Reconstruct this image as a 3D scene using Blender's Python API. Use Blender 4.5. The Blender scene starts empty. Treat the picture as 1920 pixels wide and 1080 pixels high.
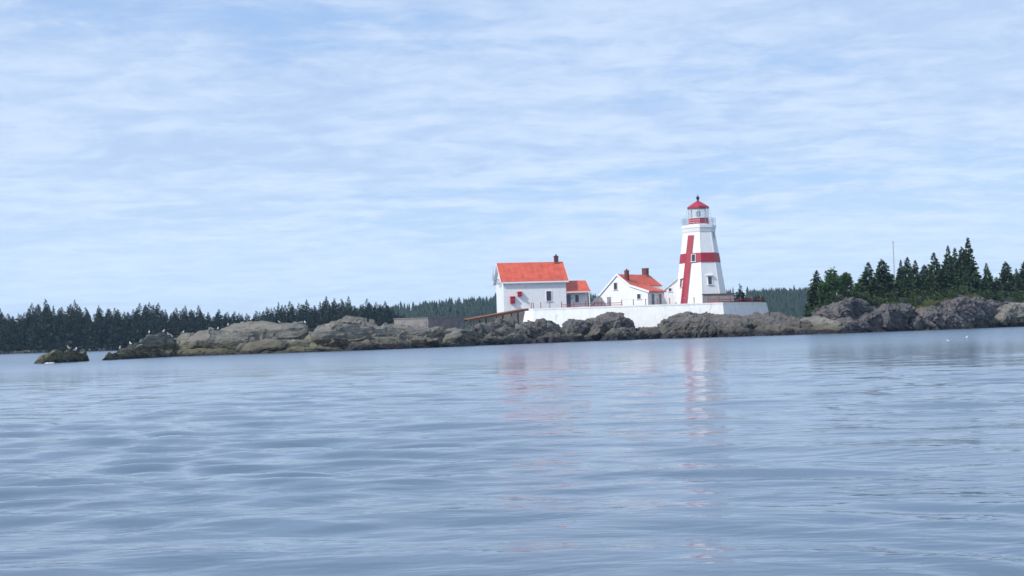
import bpy, math, random
import numpy as np
from mathutils import Vector, Matrix
from mathutils.bvhtree import BVHTree

R = math.radians
rng = random.Random(7)
scene = bpy.context.scene
COL = scene.collection

# ------------------------------------------------------------------ camera
FPX = 2640.0                       # focal length in photograph pixels (1920 wide)
CAM = Vector((0.0, 0.0, 1.1))      # low over the water, from a small boat
PITCH = math.atan(88 / FPX)
ROLL = math.atan(0.030)
_f = Vector((0, math.cos(PITCH), math.sin(PITCH)))
_r0 = Vector((1, 0, 0))
_u0 = Vector((0, -math.sin(PITCH), math.cos(PITCH)))
_r = _r0 * math.cos(ROLL) - _u0 * math.sin(ROLL)
_u = _u0 * math.cos(ROLL) + _r0 * math.sin(ROLL)
cam_data = bpy.data.cameras.new('camera')
cam_data.sensor_width = 36.0
cam_data.lens = FPX / 1920 * 36.0
cam_data.clip_start = 0.1
cam_data.clip_end = 6000
cam = bpy.data.objects.new('camera', cam_data)
m = Matrix((_r, _u, -_f)).transposed().to_4x4()
m.translation = CAM
cam.matrix_world = m
COL.objects.link(cam)
scene.camera = cam

# ------------------------------------------------------------------ sky and sun
SUN_EL, SUN_AZ = R(42), R(-124)    # azimuth from +Y, positive towards +X: sun to the left, a little behind
sun_vec = Vector((math.sin(SUN_AZ) * math.cos(SUN_EL), math.cos(SUN_AZ) * math.cos(SUN_EL), math.sin(SUN_EL)))
sd = bpy.data.lights.new('sun', 'SUN')
sd.energy = 3.2
sd.angle = R(3.0)                  # veiled by thin cloud
sd.color = (1.0, 0.97, 0.93)
so = bpy.data.objects.new('sun', sd)
so.rotation_euler = (-sun_vec).to_track_quat('-Z', 'Y').to_euler()
COL.objects.link(so)

world = bpy.data.worlds.new('World')
scene.world = world
world.use_nodes = True
nt = world.node_tree
nt.nodes.clear()


def N(t, kind, **kw):
    n = t.nodes.new(kind)
    for k, v in kw.items():
        setattr(n, k, v)
    return n


def math_node(t, op, a, b=None, c=None, clamp=False):
    n = t.nodes.new('ShaderNodeMath')
    n.operation = op
    n.use_clamp = clamp
    for i, v in enumerate((a, b, c)):
        if v is None:
            continue
        if isinstance(v, (int, float)):
            n.inputs[i].default_value = v
        else:
            t.links.new(v, n.inputs[i])
    return n.outputs[0]


def map_range(t, v, a, b, c=0.0, d=1.0, smooth=True):
    n = t.nodes.new('ShaderNodeMapRange')
    n.interpolation_type = 'SMOOTHSTEP' if smooth else 'LINEAR'
    t.links.new(v, n.inputs[0])
    for i, x in enumerate((a, b, c, d)):
        n.inputs[1 + i].default_value = x
    return n.outputs[0]


def mix_col(t, fac, a, b, blend='MIX'):
    n = t.nodes.new('ShaderNodeMix')
    n.data_type = 'RGBA'
    n.blend_type = blend
    if isinstance(fac, (int, float)):
        n.inputs[0].default_value = fac
    else:
        t.links.new(fac, n.inputs[0])
    for s, v in ((n.inputs[6], a), (n.inputs[7], b)):
        if isinstance(v, tuple):
            s.default_value = (*v, 1)
        else:
            t.links.new(v, s)
    return n.outputs[2]


def noise(t, vec, scale, detail=4, rough=0.55, dist=0.0, out=0):
    n = t.nodes.new('ShaderNodeTexNoise')
    n.inputs['Scale'].default_value = scale
    n.inputs['Detail'].default_value = detail
    n.inputs['Roughness'].default_value = rough
    n.inputs['Distortion'].default_value = dist
    if vec is not None:
        t.links.new(vec, n.inputs['Vector'])
    return n.outputs[out]


def mapping(t, vec, scale=(1, 1, 1), rot=(0, 0, 0), loc=(0, 0, 0)):
    n = t.nodes.new('ShaderNodeMapping')
    t.links.new(vec, n.inputs[0])
    n.inputs['Scale'].default_value = scale
    n.inputs['Rotation'].default_value = rot
    n.inputs['Location'].default_value = loc
    return n.outputs[0]


sky = N(nt, 'ShaderNodeTexSky', sky_type='NISHITA', sun_disc=False)
sky.sun_elevation = SUN_EL
sky.sun_rotation = SUN_AZ
sky.air_density = 1.0
sky.dust_density = 0.35
sky.ozone_density = 3.0
geo = N(nt, 'ShaderNodeTexCoord')
sep = N(nt, 'ShaderNodeSeparateXYZ')
nt.links.new(geo.outputs['Generated'], sep.inputs[0])
zz = math_node(nt, 'ADD', math_node(nt, 'MAXIMUM', sep.outputs[2], 0.0), 0.11)
cmb = N(nt, 'ShaderNodeCombineXYZ')
nt.links.new(math_node(nt, 'DIVIDE', sep.outputs[0], zz), cmb.inputs[0])
nt.links.new(math_node(nt, 'DIVIDE', sep.outputs[1], zz), cmb.inputs[1])
cv = cmb.outputs[0]                 # a flat cloud deck seen in perspective
n_big = noise(nt, mapping(nt, cv, (0.5, 0.85, 1), (0, 0, R(7)), (3.1, 0.4, 0)), 0.8, 3, 0.5, 0.6)
n_band = noise(nt, mapping(nt, cv, (0.72, 1.2, 1), (0, 0, R(6)), (1.7, 5.2, 0)), 1.75, 7, 0.56, 0.7)
n_fine = noise(nt, mapping(nt, cv, (0.95, 1.15, 1), (0, 0, R(-4)), (8.3, 2.2, 0)), 6.0, 7, 0.66, 0.4)
cover = math_node(nt, 'ADD', math_node(nt, 'MULTIPLY', n_big, 0.55), math_node(nt, 'MULTIPLY', n_band, 0.6))
cover = math_node(nt, 'ADD', cover, math_node(nt, 'MULTIPLY', math_node(nt, 'SUBTRACT', n_fine, 0.33), 0.34))
cfac = map_range(nt, cover, 0.39, 0.60, 0.32, 0.97)
lum = math_node(nt, 'ADD', math_node(nt, 'MULTIPLY', n_band, 0.5), math_node(nt, 'MULTIPLY', n_fine, 0.5))
ccol = mix_col(nt, map_range(nt, lum, 0.38, 0.64), (4.35, 5.7, 7.9), (5.8, 7.05, 8.75))
blue = mix_col(nt, 0.6, sky.outputs[0], (2.9, 5.1, 8.9))
ccol = mix_col(nt, map_range(nt, sep.outputs[2], 0.03, 0.30, 0.0, 1.0), ccol, mix_col(nt, 1.0, ccol, (0.88, 0.89, 0.93), 'MULTIPLY'))
scol = mix_col(nt, cfac, blue, ccol)
scol = mix_col(nt, map_range(nt, sep.outputs[2], 0.0, 0.15, 0.55, 0.0), scol, (5.6, 7.25, 8.95))
bg = N(nt, 'ShaderNodeBackground')
bg.inputs['Strength'].default_value = 0.1
nt.links.new(scol, bg.inputs[0])
wo = N(nt, 'ShaderNodeOutputWorld')
nt.links.new(bg.outputs[0], wo.inputs[0])

scene.view_settings.view_transform = 'Standard'
scene.view_settings.look = 'None'
scene.view_settings.exposure = 0.3
scene.view_settings.gamma = 1.0
scene.render.engine = 'CYCLES'
scene.cycles.use_denoising = True
scene.cycles.max_bounces = 6
scene.cycles.volume_bounces = 0
scene.cycles.transparent_max_bounces = 8
scene.cycles.caustics_reflective = False
scene.cycles.caustics_refractive = False
scene.cycles.filter_width = 1.6     # the photograph is soft


# ------------------------------------------------------------------ pixel helpers
def ray(px, py):
    return _f * FPX + _r * (px - 960) + _u * (540 - py)


def at(px, py, Y):
    d = ray(px, py)
    return CAM + d * (Y / d.y)


def zat(px, py, Y):
    return at(px, py, Y).z


# ------------------------------------------------------------------ numpy noise
def _h(ix, iy, iz, s):
    h = (ix.astype(np.int64) * 374761393 + iy.astype(np.int64) * 668265263 + iz.astype(np.int64) * 2147483647 + s * 974634777) & 0xFFFFFFFF
    h = ((h ^ (h >> 13)) * 1274126177) & 0xFFFFFFFF
    h = ((h ^ (h >> 16)) * 2246822519) & 0xFFFFFFFF
    h = h ^ (h >> 15)
    return (h & 0xFFFFFF) / float(0x1000000)


def vnoise(p, s=0):
    i = np.floor(p).astype(np.int64)
    f = p - i
    w = f * f * (3 - 2 * f)
    r = 0
    for dx in (0, 1):
        for dy in (0, 1):
            for dz in (0, 1):
                k = (w[:, 0] if dx else 1 - w[:, 0]) * (w[:, 1] if dy else 1 - w[:, 1]) * (w[:, 2] if dz else 1 - w[:, 2])
                r = r + k * _h(i[:, 0] + dx, i[:, 1] + dy, i[:, 2] + dz, s)
    return r * 2 - 1


def fbm(p, o=4, s=0):
    r, a = 0, 1.0
    for k in range(o):
        r = r + a * vnoise(p * (2.03 ** k) + 17.3 * k, s + k)
        a *= 0.5
    return r


def blocks(p, s=0, tilt=0.8):
    """broken rock: every cell is a tilted flat face; returns offset and edge distance"""
    i = np.floor(p).astype(np.int64)
    n = len(p)
    b1 = np.full(n, 1e9)
    b2 = np.full(n, 1e9)
    val = np.zeros(n)
    for dx in (-1, 0, 1):
        for dy in (-1, 0, 1):
            for dz in (-1, 0, 1):
                c = i + np.array((dx, dy, dz))
                j = [_h(c[:, 0], c[:, 1], c[:, 2], s + q) for q in range(7)]
                d = p - (c + np.stack(j[:3], 1))
                dist = (d * d).sum(1)
                v = (j[3] * 2 - 1) + tilt * ((j[4] * 2 - 1) * d[:, 0] + (j[5] * 2 - 1) * d[:, 1] + (j[6] * 2 - 1) * d[:, 2])
                near = dist < b1
                b2 = np.where(near, b1, np.minimum(b2, dist))
                val = np.where(near, v, val)
                b1 = np.where(near, dist, b1)
    return val, np.sqrt(b2) - np.sqrt(b1)


def cells(p, s=0):
    i = np.floor(p).astype(np.int64)
    best = np.full(len(p), 1e9)
    cid = np.zeros(len(p), np.int64)
    for dx in (-1, 0, 1):
        for dy in (-1, 0, 1):
            for dz in (-1, 0, 1):
                c = i + np.array((dx, dy, dz))
                d = p - (c + np.stack([_h(c[:, 0], c[:, 1], c[:, 2], s + q) for q in range(3)], 1))
                d = (d * d).sum(1)
                near = d < best
                cid = np.where(near, c[:, 0] * 1000003 + c[:, 1] * 10007 + c[:, 2], cid)
                best = np.where(near, d, best)
    return cid


# ------------------------------------------------------------------ mesh helpers
def link(o, parent=None):
    COL.objects.link(o)
    if parent is not None:
        o.parent = parent
    return o


def mesh_obj(name, verts, faces, mat, parent=None, smooth=False):
    me = bpy.data.meshes.new(name)
    me.from_pydata([tuple(v) for v in verts], [], faces)
    me.materials.append(mat)
    me.polygons.foreach_set('use_smooth', [smooth] * len(me.polygons))
    me.update()
    return link(bpy.data.objects.new(name, me), parent)


def tag(o, label=None, cat=None, group=None, kind=None):
    for k, v in (('label', label), ('category', cat), ('group', group), ('kind', kind)):
        if v:
            o[k] = v
    return o


def empty(name, loc, rz=0.0):
    o = bpy.data.objects.new(name, None)
    o.location = loc
    o.rotation_euler = (0, 0, rz)
    o.empty_display_size = 0.3
    return link(o)


def copy_tree(o, parent=None):
    c = o.copy()
    COL.objects.link(c)
    c.parent = parent
    for ch in o.children:
        copy_tree(ch, c)
    return c


class MB:
    def __init__(self):
        self.v, self.f = [], []

    def add(self, vs, fs):
        b = len(self.v)
        self.v += [tuple(v) for v in vs]
        self.f += [tuple(b + i for i in f) for f in fs]
        return self

    def box(self, c, s, rz=0.0, rx=0.0, ry=0.0):
        M = Matrix.Translation(c) @ Matrix.Rotation(rz, 4, 'Z') @ Matrix.Rotation(ry, 4, 'Y') @ Matrix.Rotation(rx, 4, 'X')
        vs = [M @ Vector((x * s[0] / 2, y * s[1] / 2, z * s[2] / 2)) for x in (-1, 1) for y in (-1, 1) for z in (-1, 1)]
        return self.add(vs, [(0, 1, 3, 2), (4, 6, 7, 5), (0, 4, 5, 1), (2, 3, 7, 6), (0, 2, 6, 4), (1, 5, 7, 3)])

    def tube(self, a, b, r, n=6, r2=None):
        a, b = Vector(a), Vector(b)
        d = (b - a).normalized()
        x = d.orthogonal().normalized()
        y = d.cross(x)
        r2 = r if r2 is None else r2
        vs = [a + (x * math.cos(2 * math.pi * i / n) + y * math.sin(2 * math.pi * i / n)) * r for i in range(n)]
        vs += [b + (x * math.cos(2 * math.pi * i / n) + y * math.sin(2 * math.pi * i / n)) * r2 for i in range(n)]
        fs = [(i, (i + 1) % n, n + (i + 1) % n, n + i) for i in range(n)] + [tuple(range(n))[::-1], tuple(range(n, 2 * n))]
        return self.add(vs, fs)

    def lathe(self, prof, n=8, a0=0.0, cap=True):
        """prof: (radius, z) upwards; a0 = angle of first vertex"""
        vs = []
        for r, z in prof:
            for i in range(n):
                a = a0 + 2 * math.pi * i / n
                vs.append((r * math.sin(a), -r * math.cos(a), z))
        fs = []
        for k in range(len(prof) - 1):
            for i in range(n):
                j = (i + 1) % n
                fs.append((k * n + i, k * n + j, (k + 1) * n + j, (k + 1) * n + i))
        if cap:
            fs.append(tuple(range(n))[::-1])
            fs.append(tuple((len(prof) - 1) * n + i for i in range(n)))
        return self.add(vs, fs)

    def extrude(self, poly, y0, y1):
        """poly: (x, z) list, extruded along y"""
        n = len(poly)
        vs = [(x, y0, z) for x, z in poly] + [(x, y1, z) for x, z in poly]
        fs = [tuple(range(n)), tuple(range(n, 2 * n))[::-1]] + [(i, n + i, n + (i + 1) % n, (i + 1) % n) for i in range(n)]
        return self.add(vs, fs)

    def extrude_x(self, poly, x0, x1):
        """poly: (y, z) list, extruded along x"""
        n = len(poly)
        vs = [(x0, y, z) for y, z in poly] + [(x1, y, z) for y, z in poly]
        fs = [tuple(range(n))[::-1], tuple(range(n, 2 * n))] + [(i, (i + 1) % n, n + (i + 1) % n, n + i) for i in range(n)]
        return self.add(vs, fs)

    def build(self, name, mat, parent=None, smooth=False):
        return mesh_obj(name, self.v, self.f, mat, parent, smooth)


# ------------------------------------------------------------------ materials
def new_mat(name):
    mt = bpy.data.materials.new(name)
    mt.use_nodes = True
    t = mt.node_tree
    return mt, t, t.nodes['Principled BSDF']


def simple_mat(name, col, rough=0.7, var=0.15, scale=2.0, metal=0.0, dirt=None, dirt_amt=0.0, streak=False):
    mt, t, b = new_mat(name)
    tc = N(t, 'ShaderNodeTexCoord')
    n = noise(t, tc.outputs['Object'], scale, 5, 0.6)
    dark = tuple(c * (1 - var) for c in col)
    lite = tuple(min(1, c * (1 + var * 0.6)) for c in col)
    c = mix_col(t, map_range(t, n, 0.3, 0.7), dark, lite)
    if dirt:
        v = mapping(t, tc.outputs['Object'], (2.2, 2.2, 0.35)) if streak else tc.outputs['Object']
        n2 = noise(t, v, 0.9, 6, 0.65, 0.3)
        c = mix_col(t, map_range(t, n2, 0.52, 0.75, 0, dirt_amt), c, dirt)
    t.links.new(c, b.inputs['Base Color'])
    b.inputs['Roughness'].default_value = rough
    b.inputs['Metallic'].default_value = metal
    bp = N(t, 'ShaderNodeBump')
    bp.inputs['Strength'].default_value = 0.15
    bp.inputs['Distance'].default_value = 0.02
    t.links.new(n, bp.inputs['Height'])
    t.links.new(bp.outputs[0], b.inputs['Normal'])
    return mt


M_WHITE = simple_mat('white_paint', (0.82, 0.82, 0.82), 0.6, 0.05, 3.0, dirt=(0.52, 0.50, 0.46), dirt_amt=0.35, streak=True)
M_WALL = simple_mat('whitewashed_concrete', (0.84, 0.84, 0.83), 0.8, 0.06, 1.2, dirt=(0.46, 0.45, 0.41), dirt_amt=0.6, streak=True)
M_TRIM = simple_mat('white_trim', (0.85, 0.85, 0.85), 0.5, 0.03)
M_RED_ROOF = simple_mat('red_roof_paint', (0.57, 0.095, 0.052), 0.6, 0.22, 0.9, dirt=(0.46, 0.15, 0.10), dirt_amt=0.4, streak=True)
M_RED = simple_mat('red_paint', (0.36, 0.022, 0.045), 0.5, 0.12, 1.2)
M_BRICK = simple_mat('dark_red_chimney_brick', (0.14, 0.045, 0.045), 0.9, 0.3, 5.0)
M_DARK = simple_mat('dark_window_board', (0.055, 0.05, 0.075), 0.35, 0.2)
M_GREYDOOR = simple_mat('grey_door_paint', (0.13, 0.15, 0.18), 0.5, 0.2)
M_METAL = simple_mat('galvanised_metal', (0.45, 0.46, 0.48), 0.45, 0.15, 3.0, metal=0.6)
M_BLACK = simple_mat('black_iron', (0.02, 0.018, 0.02), 0.5, 0.2)
M_REDRAIL = simple_mat('weathered_red_rail', (0.33, 0.06, 0.06), 0.7, 0.25, 4.0)
M_CONC = simple_mat('bare_concrete', (0.34, 0.31, 0.29), 0.9, 0.2, 1.5, dirt=(0.2, 0.18, 0.16), dirt_amt=0.6, streak=True)
M_CONC_DARK = simple_mat('stained_concrete', (0.20, 0.18, 0.18), 0.9, 0.25, 1.5, dirt=(0.12, 0.11, 0.10), dirt_amt=0.6, streak=True)
M_RUST = simple_mat('rust_brown_timber', (0.24, 0.10, 0.05), 0.85, 0.35, 3.0, dirt=(0.2, 0.09, 0.05), dirt_amt=0.7)
M_TIMBER = simple_mat('dark_timber', (0.09, 0.065, 0.055), 0.9, 0.3, 3.0)
M_GREYWOOD = simple_mat('weathered_grey_boards', (0.30, 0.28, 0.27), 0.9, 0.2, 2.0)
M_GULL = simple_mat('white_feathers', (0.8, 0.8, 0.8), 0.8, 0.03)
M_GULLGREY = simple_mat('grey_feathers', (0.33, 0.35, 0.38), 0.8, 0.1)
M_BEAK = simple_mat('yellow_beak', (0.6, 0.4, 0.05), 0.5, 0.1)
M_FOAM = simple_mat('sea_foam', (0.85, 0.87, 0.88), 0.9, 0.03)

mt, t, b = new_mat('lantern_glass')
b.inputs['Base Color'].default_value = (0.85, 0.93, 0.93, 1)
b.inputs['Roughness'].default_value = 0.05
b.inputs['Alpha'].default_value = 0.16
M_GLASS = mt
mt, t, b = new_mat('window_glass')
b.inputs['Base Color'].default_value = (0.05, 0.06, 0.08, 1)
b.inputs['Roughness'].default_value = 0.12
M_PANE = mt


def rock_mat(name, c_dark, c_mid, c_lite, lichen, lichen_amt, algae_amt, wet_h=0.75):
    mt, t, b = new_mat(name)
    g = N(t, 'ShaderNodeNewGeometry')
    pos = g.outputs['Position']
    n1 = noise(t, mapping(t, pos, (1, 1, 1.7), (0.3, 0.25, 0)), 0.45, 7, 0.65, 0.5)
    n2 = noise(t, pos, 2.6, 6, 0.7, 0.2)
    n3 = noise(t, mapping(t, pos, (0.5, 0.5, 2.4), (0.2, 0.35, 0)), 1.6, 5, 0.6, 0.8)
    c = mix_col(t, map_range(t, n1, 0.32, 0.66), c_mid, c_lite)
    c = mix_col(t, map_range(t, n3, 0.52, 0.70, 0, 0.8), c, c_dark)
    c = mix_col(t, map_range(t, n2, 0.25, 0.75, 0.0, 0.35), c, tuple(x * 0.55 for x in c_mid))
    # orange-brown crustose lichen on surfaces that face the sky
    nz = N(t, 'ShaderNodeSeparateXYZ')
    t.links.new(g.outputs['True Normal'], nz.inputs[0])
    up = map_range(t, nz.outputs[2], 0.25, 0.8)
    nl = noise(t, pos, 0.8, 6, 0.7, 0.4)
    lf = math_node(t, 'MULTIPLY', math_node(t, 'MULTIPLY', up, map_range(t, nl, 0.46, 0.62)), lichen_amt)
    c = mix_col(t, lf, c, lichen)
    # tide marks: green-brown weed, then black wet rock just over the water
    pz = N(t, 'ShaderNodeSeparateXYZ')
    t.links.new(pos, pz.inputs[0])
    nw = noise(t, mapping(t, pos, (0.6, 0.6, 0.2)), 0.9, 4, 0.6)
    zt = math_node(t, 'ADD', pz.outputs[2], math_node(t, 'MULTIPLY', math_node(t, 'SUBTRACT', nw, 0.5), 1.5))
    alg = math_node(t, 'MULTIPLY', map_range(t, zt, wet_h + 0.35, wet_h + 1.0, 1, 0), algae_amt)
    c = mix_col(t, alg, c, (0.075, 0.068, 0.03))
    wet = map_range(t, zt, wet_h - 0.25, wet_h + 0.2, 1, 0)
    c = mix_col(t, wet, c, (0.022, 0.019, 0.02))
    t.links.new(c, b.inputs['Base Color'])
    t.links.new(map_range(t, wet, 0, 1, 0.92, 0.5, False), b.inputs['Roughness'])
    b.inputs['Specular IOR Level'].default_value = 0.3
    bp = N(t, 'ShaderNodeBump')
    bp.inputs['Strength'].default_value = 0.8
    bp.inputs['Distance'].default_value = 0.12
    t.links.new(math_node(t, 'ADD', n2, math_node(t, 'MULTIPLY', n3, 1.2)), bp.inputs['Height'])
    t.links.new(bp.outputs[0], b.inputs['Normal'])
    return mt


M_ROCK_PALE = rock_mat('pale_ledge_rock', (0.055, 0.052, 0.048), (0.155, 0.147, 0.125), (0.235, 0.225, 0.198), (0.25, 0.19, 0.115), 0.3, 0.55, 0.6)
M_ROCK_GREY = rock_mat('dark_grey_brown_rock', (0.028, 0.027, 0.030), (0.085, 0.081, 0.08), (0.155, 0.147, 0.142), (0.17, 0.115, 0.06), 0.45, 0.35, 0.75)
M_ROCK_PINK = rock_mat('pinkish_cliff_rock', (0.028, 0.027, 0.031), (0.078, 0.073, 0.075), (0.148, 0.138, 0.136), (0.18, 0.12, 0.085), 0.35, 0.15, 0.5)
M_ROCK_WEED = rock_mat('weedy_tidal_rock', (0.06, 0.055, 0.04), (0.15, 0.135, 0.085), (0.23, 0.215, 0.15), (0.22, 0.18, 0.10), 0.4, 0.5, 0.22)


def leaf_mat(name, c1, c2):
    mt, t, b = new_mat(name)
    oi = N(t, 'ShaderNodeObjectInfo')
    g = N(t, 'ShaderNodeNewGeometry')
    n = noise(t, g.outputs['Position'], 0.9, 4, 0.6)
    f = math_node(t, 'ADD', math_node(t, 'MULTIPLY', oi.outputs['Random'], 0.5), math_node(t, 'MULTIPLY', map_range(t, n, 0.3, 0.7), 0.5))
    c = mix_col(t, f, c1, c2)
    t.links.new(c, b.inputs['Base Color'])
    b.inputs['Roughness'].default_value = 0.7
    b.inputs['Specular IOR Level'].default_value = 0.2
    return mt


M_SPRUCE = leaf_mat('spruce_needles', (0.020, 0.043, 0.022), (0.055, 0.092, 0.033))
M_SPRUCE_FAR = leaf_mat('far_spruce_needles', (0.012, 0.026, 0.020), (0.028, 0.052, 0.026))
M_BROAD = leaf_mat('broad_leaves', (0.03, 0.07, 0.02), (0.055, 0.105, 0.028))
M_GRASS = leaf_mat('headland_grass', (0.05, 0.078, 0.018), (0.11, 0.13, 0.035))
M_SHRUB = leaf_mat('shrub_leaves', (0.02, 0.042, 0.016), (0.05, 0.078, 0.024))
M_FLOOR = leaf_mat('forest_floor', (0.02, 0.032, 0.018), (0.035, 0.05, 0.024))
M_BARK = simple_mat('bark', (0.10, 0.08, 0.07), 0.95, 0.3, 6.0)

# ------------------------------------------------------------------ water
def make_water():
    ys_near = np.exp(np.linspace(math.log(2.2), math.log(190), 620))
    ys = np.concatenate([[-1500, -300, -60, -12, -2, 0.8], ys_near, [215, 250, 300, 380, 500, 700, 1000, 1500]])
    t0 = np.linspace(-1, 1, 520)
    ts = np.concatenate([[-14, -6, -3, -1.8, -1.3], t0, [1.3, 1.8, 3, 6, 14]])
    Y, T = np.meshgrid(ys, ts, indexing='ij')
    X = (np.abs(Y) * 0.44 + 6.0) * T
    sy = np.gradient(ys)[:, None] * np.ones_like(X)
    sx = np.abs(np.gradient(X, axis=1))
    p2 = np.stack([X.ravel() * 0.045, Y.ravel() * 0.035, np.zeros(X.size)], 1)
    gust = np.clip(0.8 + 0.8 * fbm(p2, 3, 91), 0.2, 1.6).reshape(X.shape)
    p3 = np.stack([X.ravel() * 0.22, Y.ravel() * 0.16, np.zeros(X.size)], 1)
    gust2 = np.clip(0.95 + 0.8 * fbm(p3, 2, 55), 0.2, 1.7).reshape(X.shape)
    r = np.random.RandomState(5)
    Z = np.zeros_like(X)
    # gentle domain warp keeps the crests from running dead straight
    wx = X + 0.5 * np.sin(Y * 0.31 + 1.0) + 0.4 * np.sin(X * 0.27 + Y * 0.13)
    wy = Y + 0.55 * np.sin(X * 0.23 + 0.4) + 0.35 * np.sin(X * 0.51 - Y * 0.2)
    for k in range(96):
        lam = math.exp(r.uniform(math.log(0.22), math.log(5.0)))
        d = r.normal(R(4), R(24))
        slope = 0.0030 + 0.0170 * math.exp(-(math.log(lam / 0.75) / 0.75) ** 2)
        a = slope * lam / (2 * math.pi) * r.uniform(0.6, 1.4)
        kk = 2 * math.pi / lam
        fade = np.clip((lam / np.maximum(sy, 1e-3) - 3.0) / 3.0, 0, 1) * np.clip((lam / np.maximum(sx, 1e-3) / max(0.25, abs(math.sin(d))) - 3.0) / 3.0, 0, 1)
        ph = kk * (wx * math.sin(d) + wy * math.cos(d)) + r.uniform(0, 6.28)
        Z += a * (np.sin(ph) + 0.18 * np.cos(2 * ph)) * fade * (gust2 if lam < 1.6 else gust)
    ny, nx = X.shape
    co = np.stack([X, Y, Z], -1).reshape(-1, 3).astype(np.float32)
    idx = np.arange(ny * nx).reshape(ny, nx)
    q = np.stack([idx[:-1, :-1], idx[:-1, 1:], idx[1:, 1:], idx[1:, :-1]], -1).reshape(-1, 4).astype(np.int32)
    me = bpy.data.meshes.new('water')
    me.vertices.add(len(co))
    me.vertices.foreach_set('co', co.ravel())
    me.loops.add(q.size)
    me.loops.foreach_set('vertex_index', q.ravel())
    me.polygons.add(len(q))
    me.polygons.foreach_set('loop_start', np.arange(0, q.size, 4, dtype=np.int32))
    me.polygons.foreach_set('use_smooth', np.ones(len(q), dtype=bool))
    me.update(calc_edges=True)
    mt, t, b = new_mat('sea_water')
    g = N(t, 'ShaderNodeNewGeometry')
    b.inputs['Base Color'].default_value = (0.080, 0.126, 0.182, 1)
    b.inputs['Roughness'].default_value = 0.07
    b.inputs['IOR'].default_value = 1.333
    n1 = noise(t, mapping(t, g.outputs['Position'], (0.55, 1.2, 1), (0, 0, R(-8))), 1.1, 4, 0.55, 0.4)
    n2 = noise(t, mapping(t, g.outputs['Position'], (0.7, 1.3, 1), (0, 0, R(12))), 6.0, 3, 0.5, 0.3)
    yp = N(t, 'ShaderNodeSeparateXYZ')
    t.links.new(g.outputs['Position'], yp.inputs[0])
    far_ = map_range(t, yp.outputs[1], 35, 130, 0.085, 0.13)   # the mesh itself carries the waves only near by
    h = math_node(t, 'ADD', math_node(t, 'MULTIPLY', n1, far_), math_node(t, 'MULTIPLY', n2, 0.004))
    t.links.new(map_range(t, yp.outputs[1], 30, 125, 0.07, 0.27), b.inputs['Roughness'])   # unresolved far ripples
    bp = N(t, 'ShaderNodeBump')
    bp.inputs['Strength'].default_value = 0.5
    bp.inputs['Distance'].default_value = 1.0
    t.links.new(h, bp.inputs['Height'])
    t.links.new(bp.outputs[0], b.inputs['Normal'])
    me.materials.append(mt)
    tag(link(bpy.data.objects.new('water', me)), kind='structure')


make_water()

# ------------------------------------------------------------------ rocks
DW_X = [0, 110, 200, 340, 600, 820, 960, 1100, 1240, 1400, 1560, 1610, 1800, 1920, 2100]
DW_Y = [104, 108, 118, 136, 140, 150, 165, 178, 187, 185, 182, 187, 207, 225, 240]


def dw(px):
    return float(np.interp(px, DW_X, DW_Y))


ROCKS = []


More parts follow.
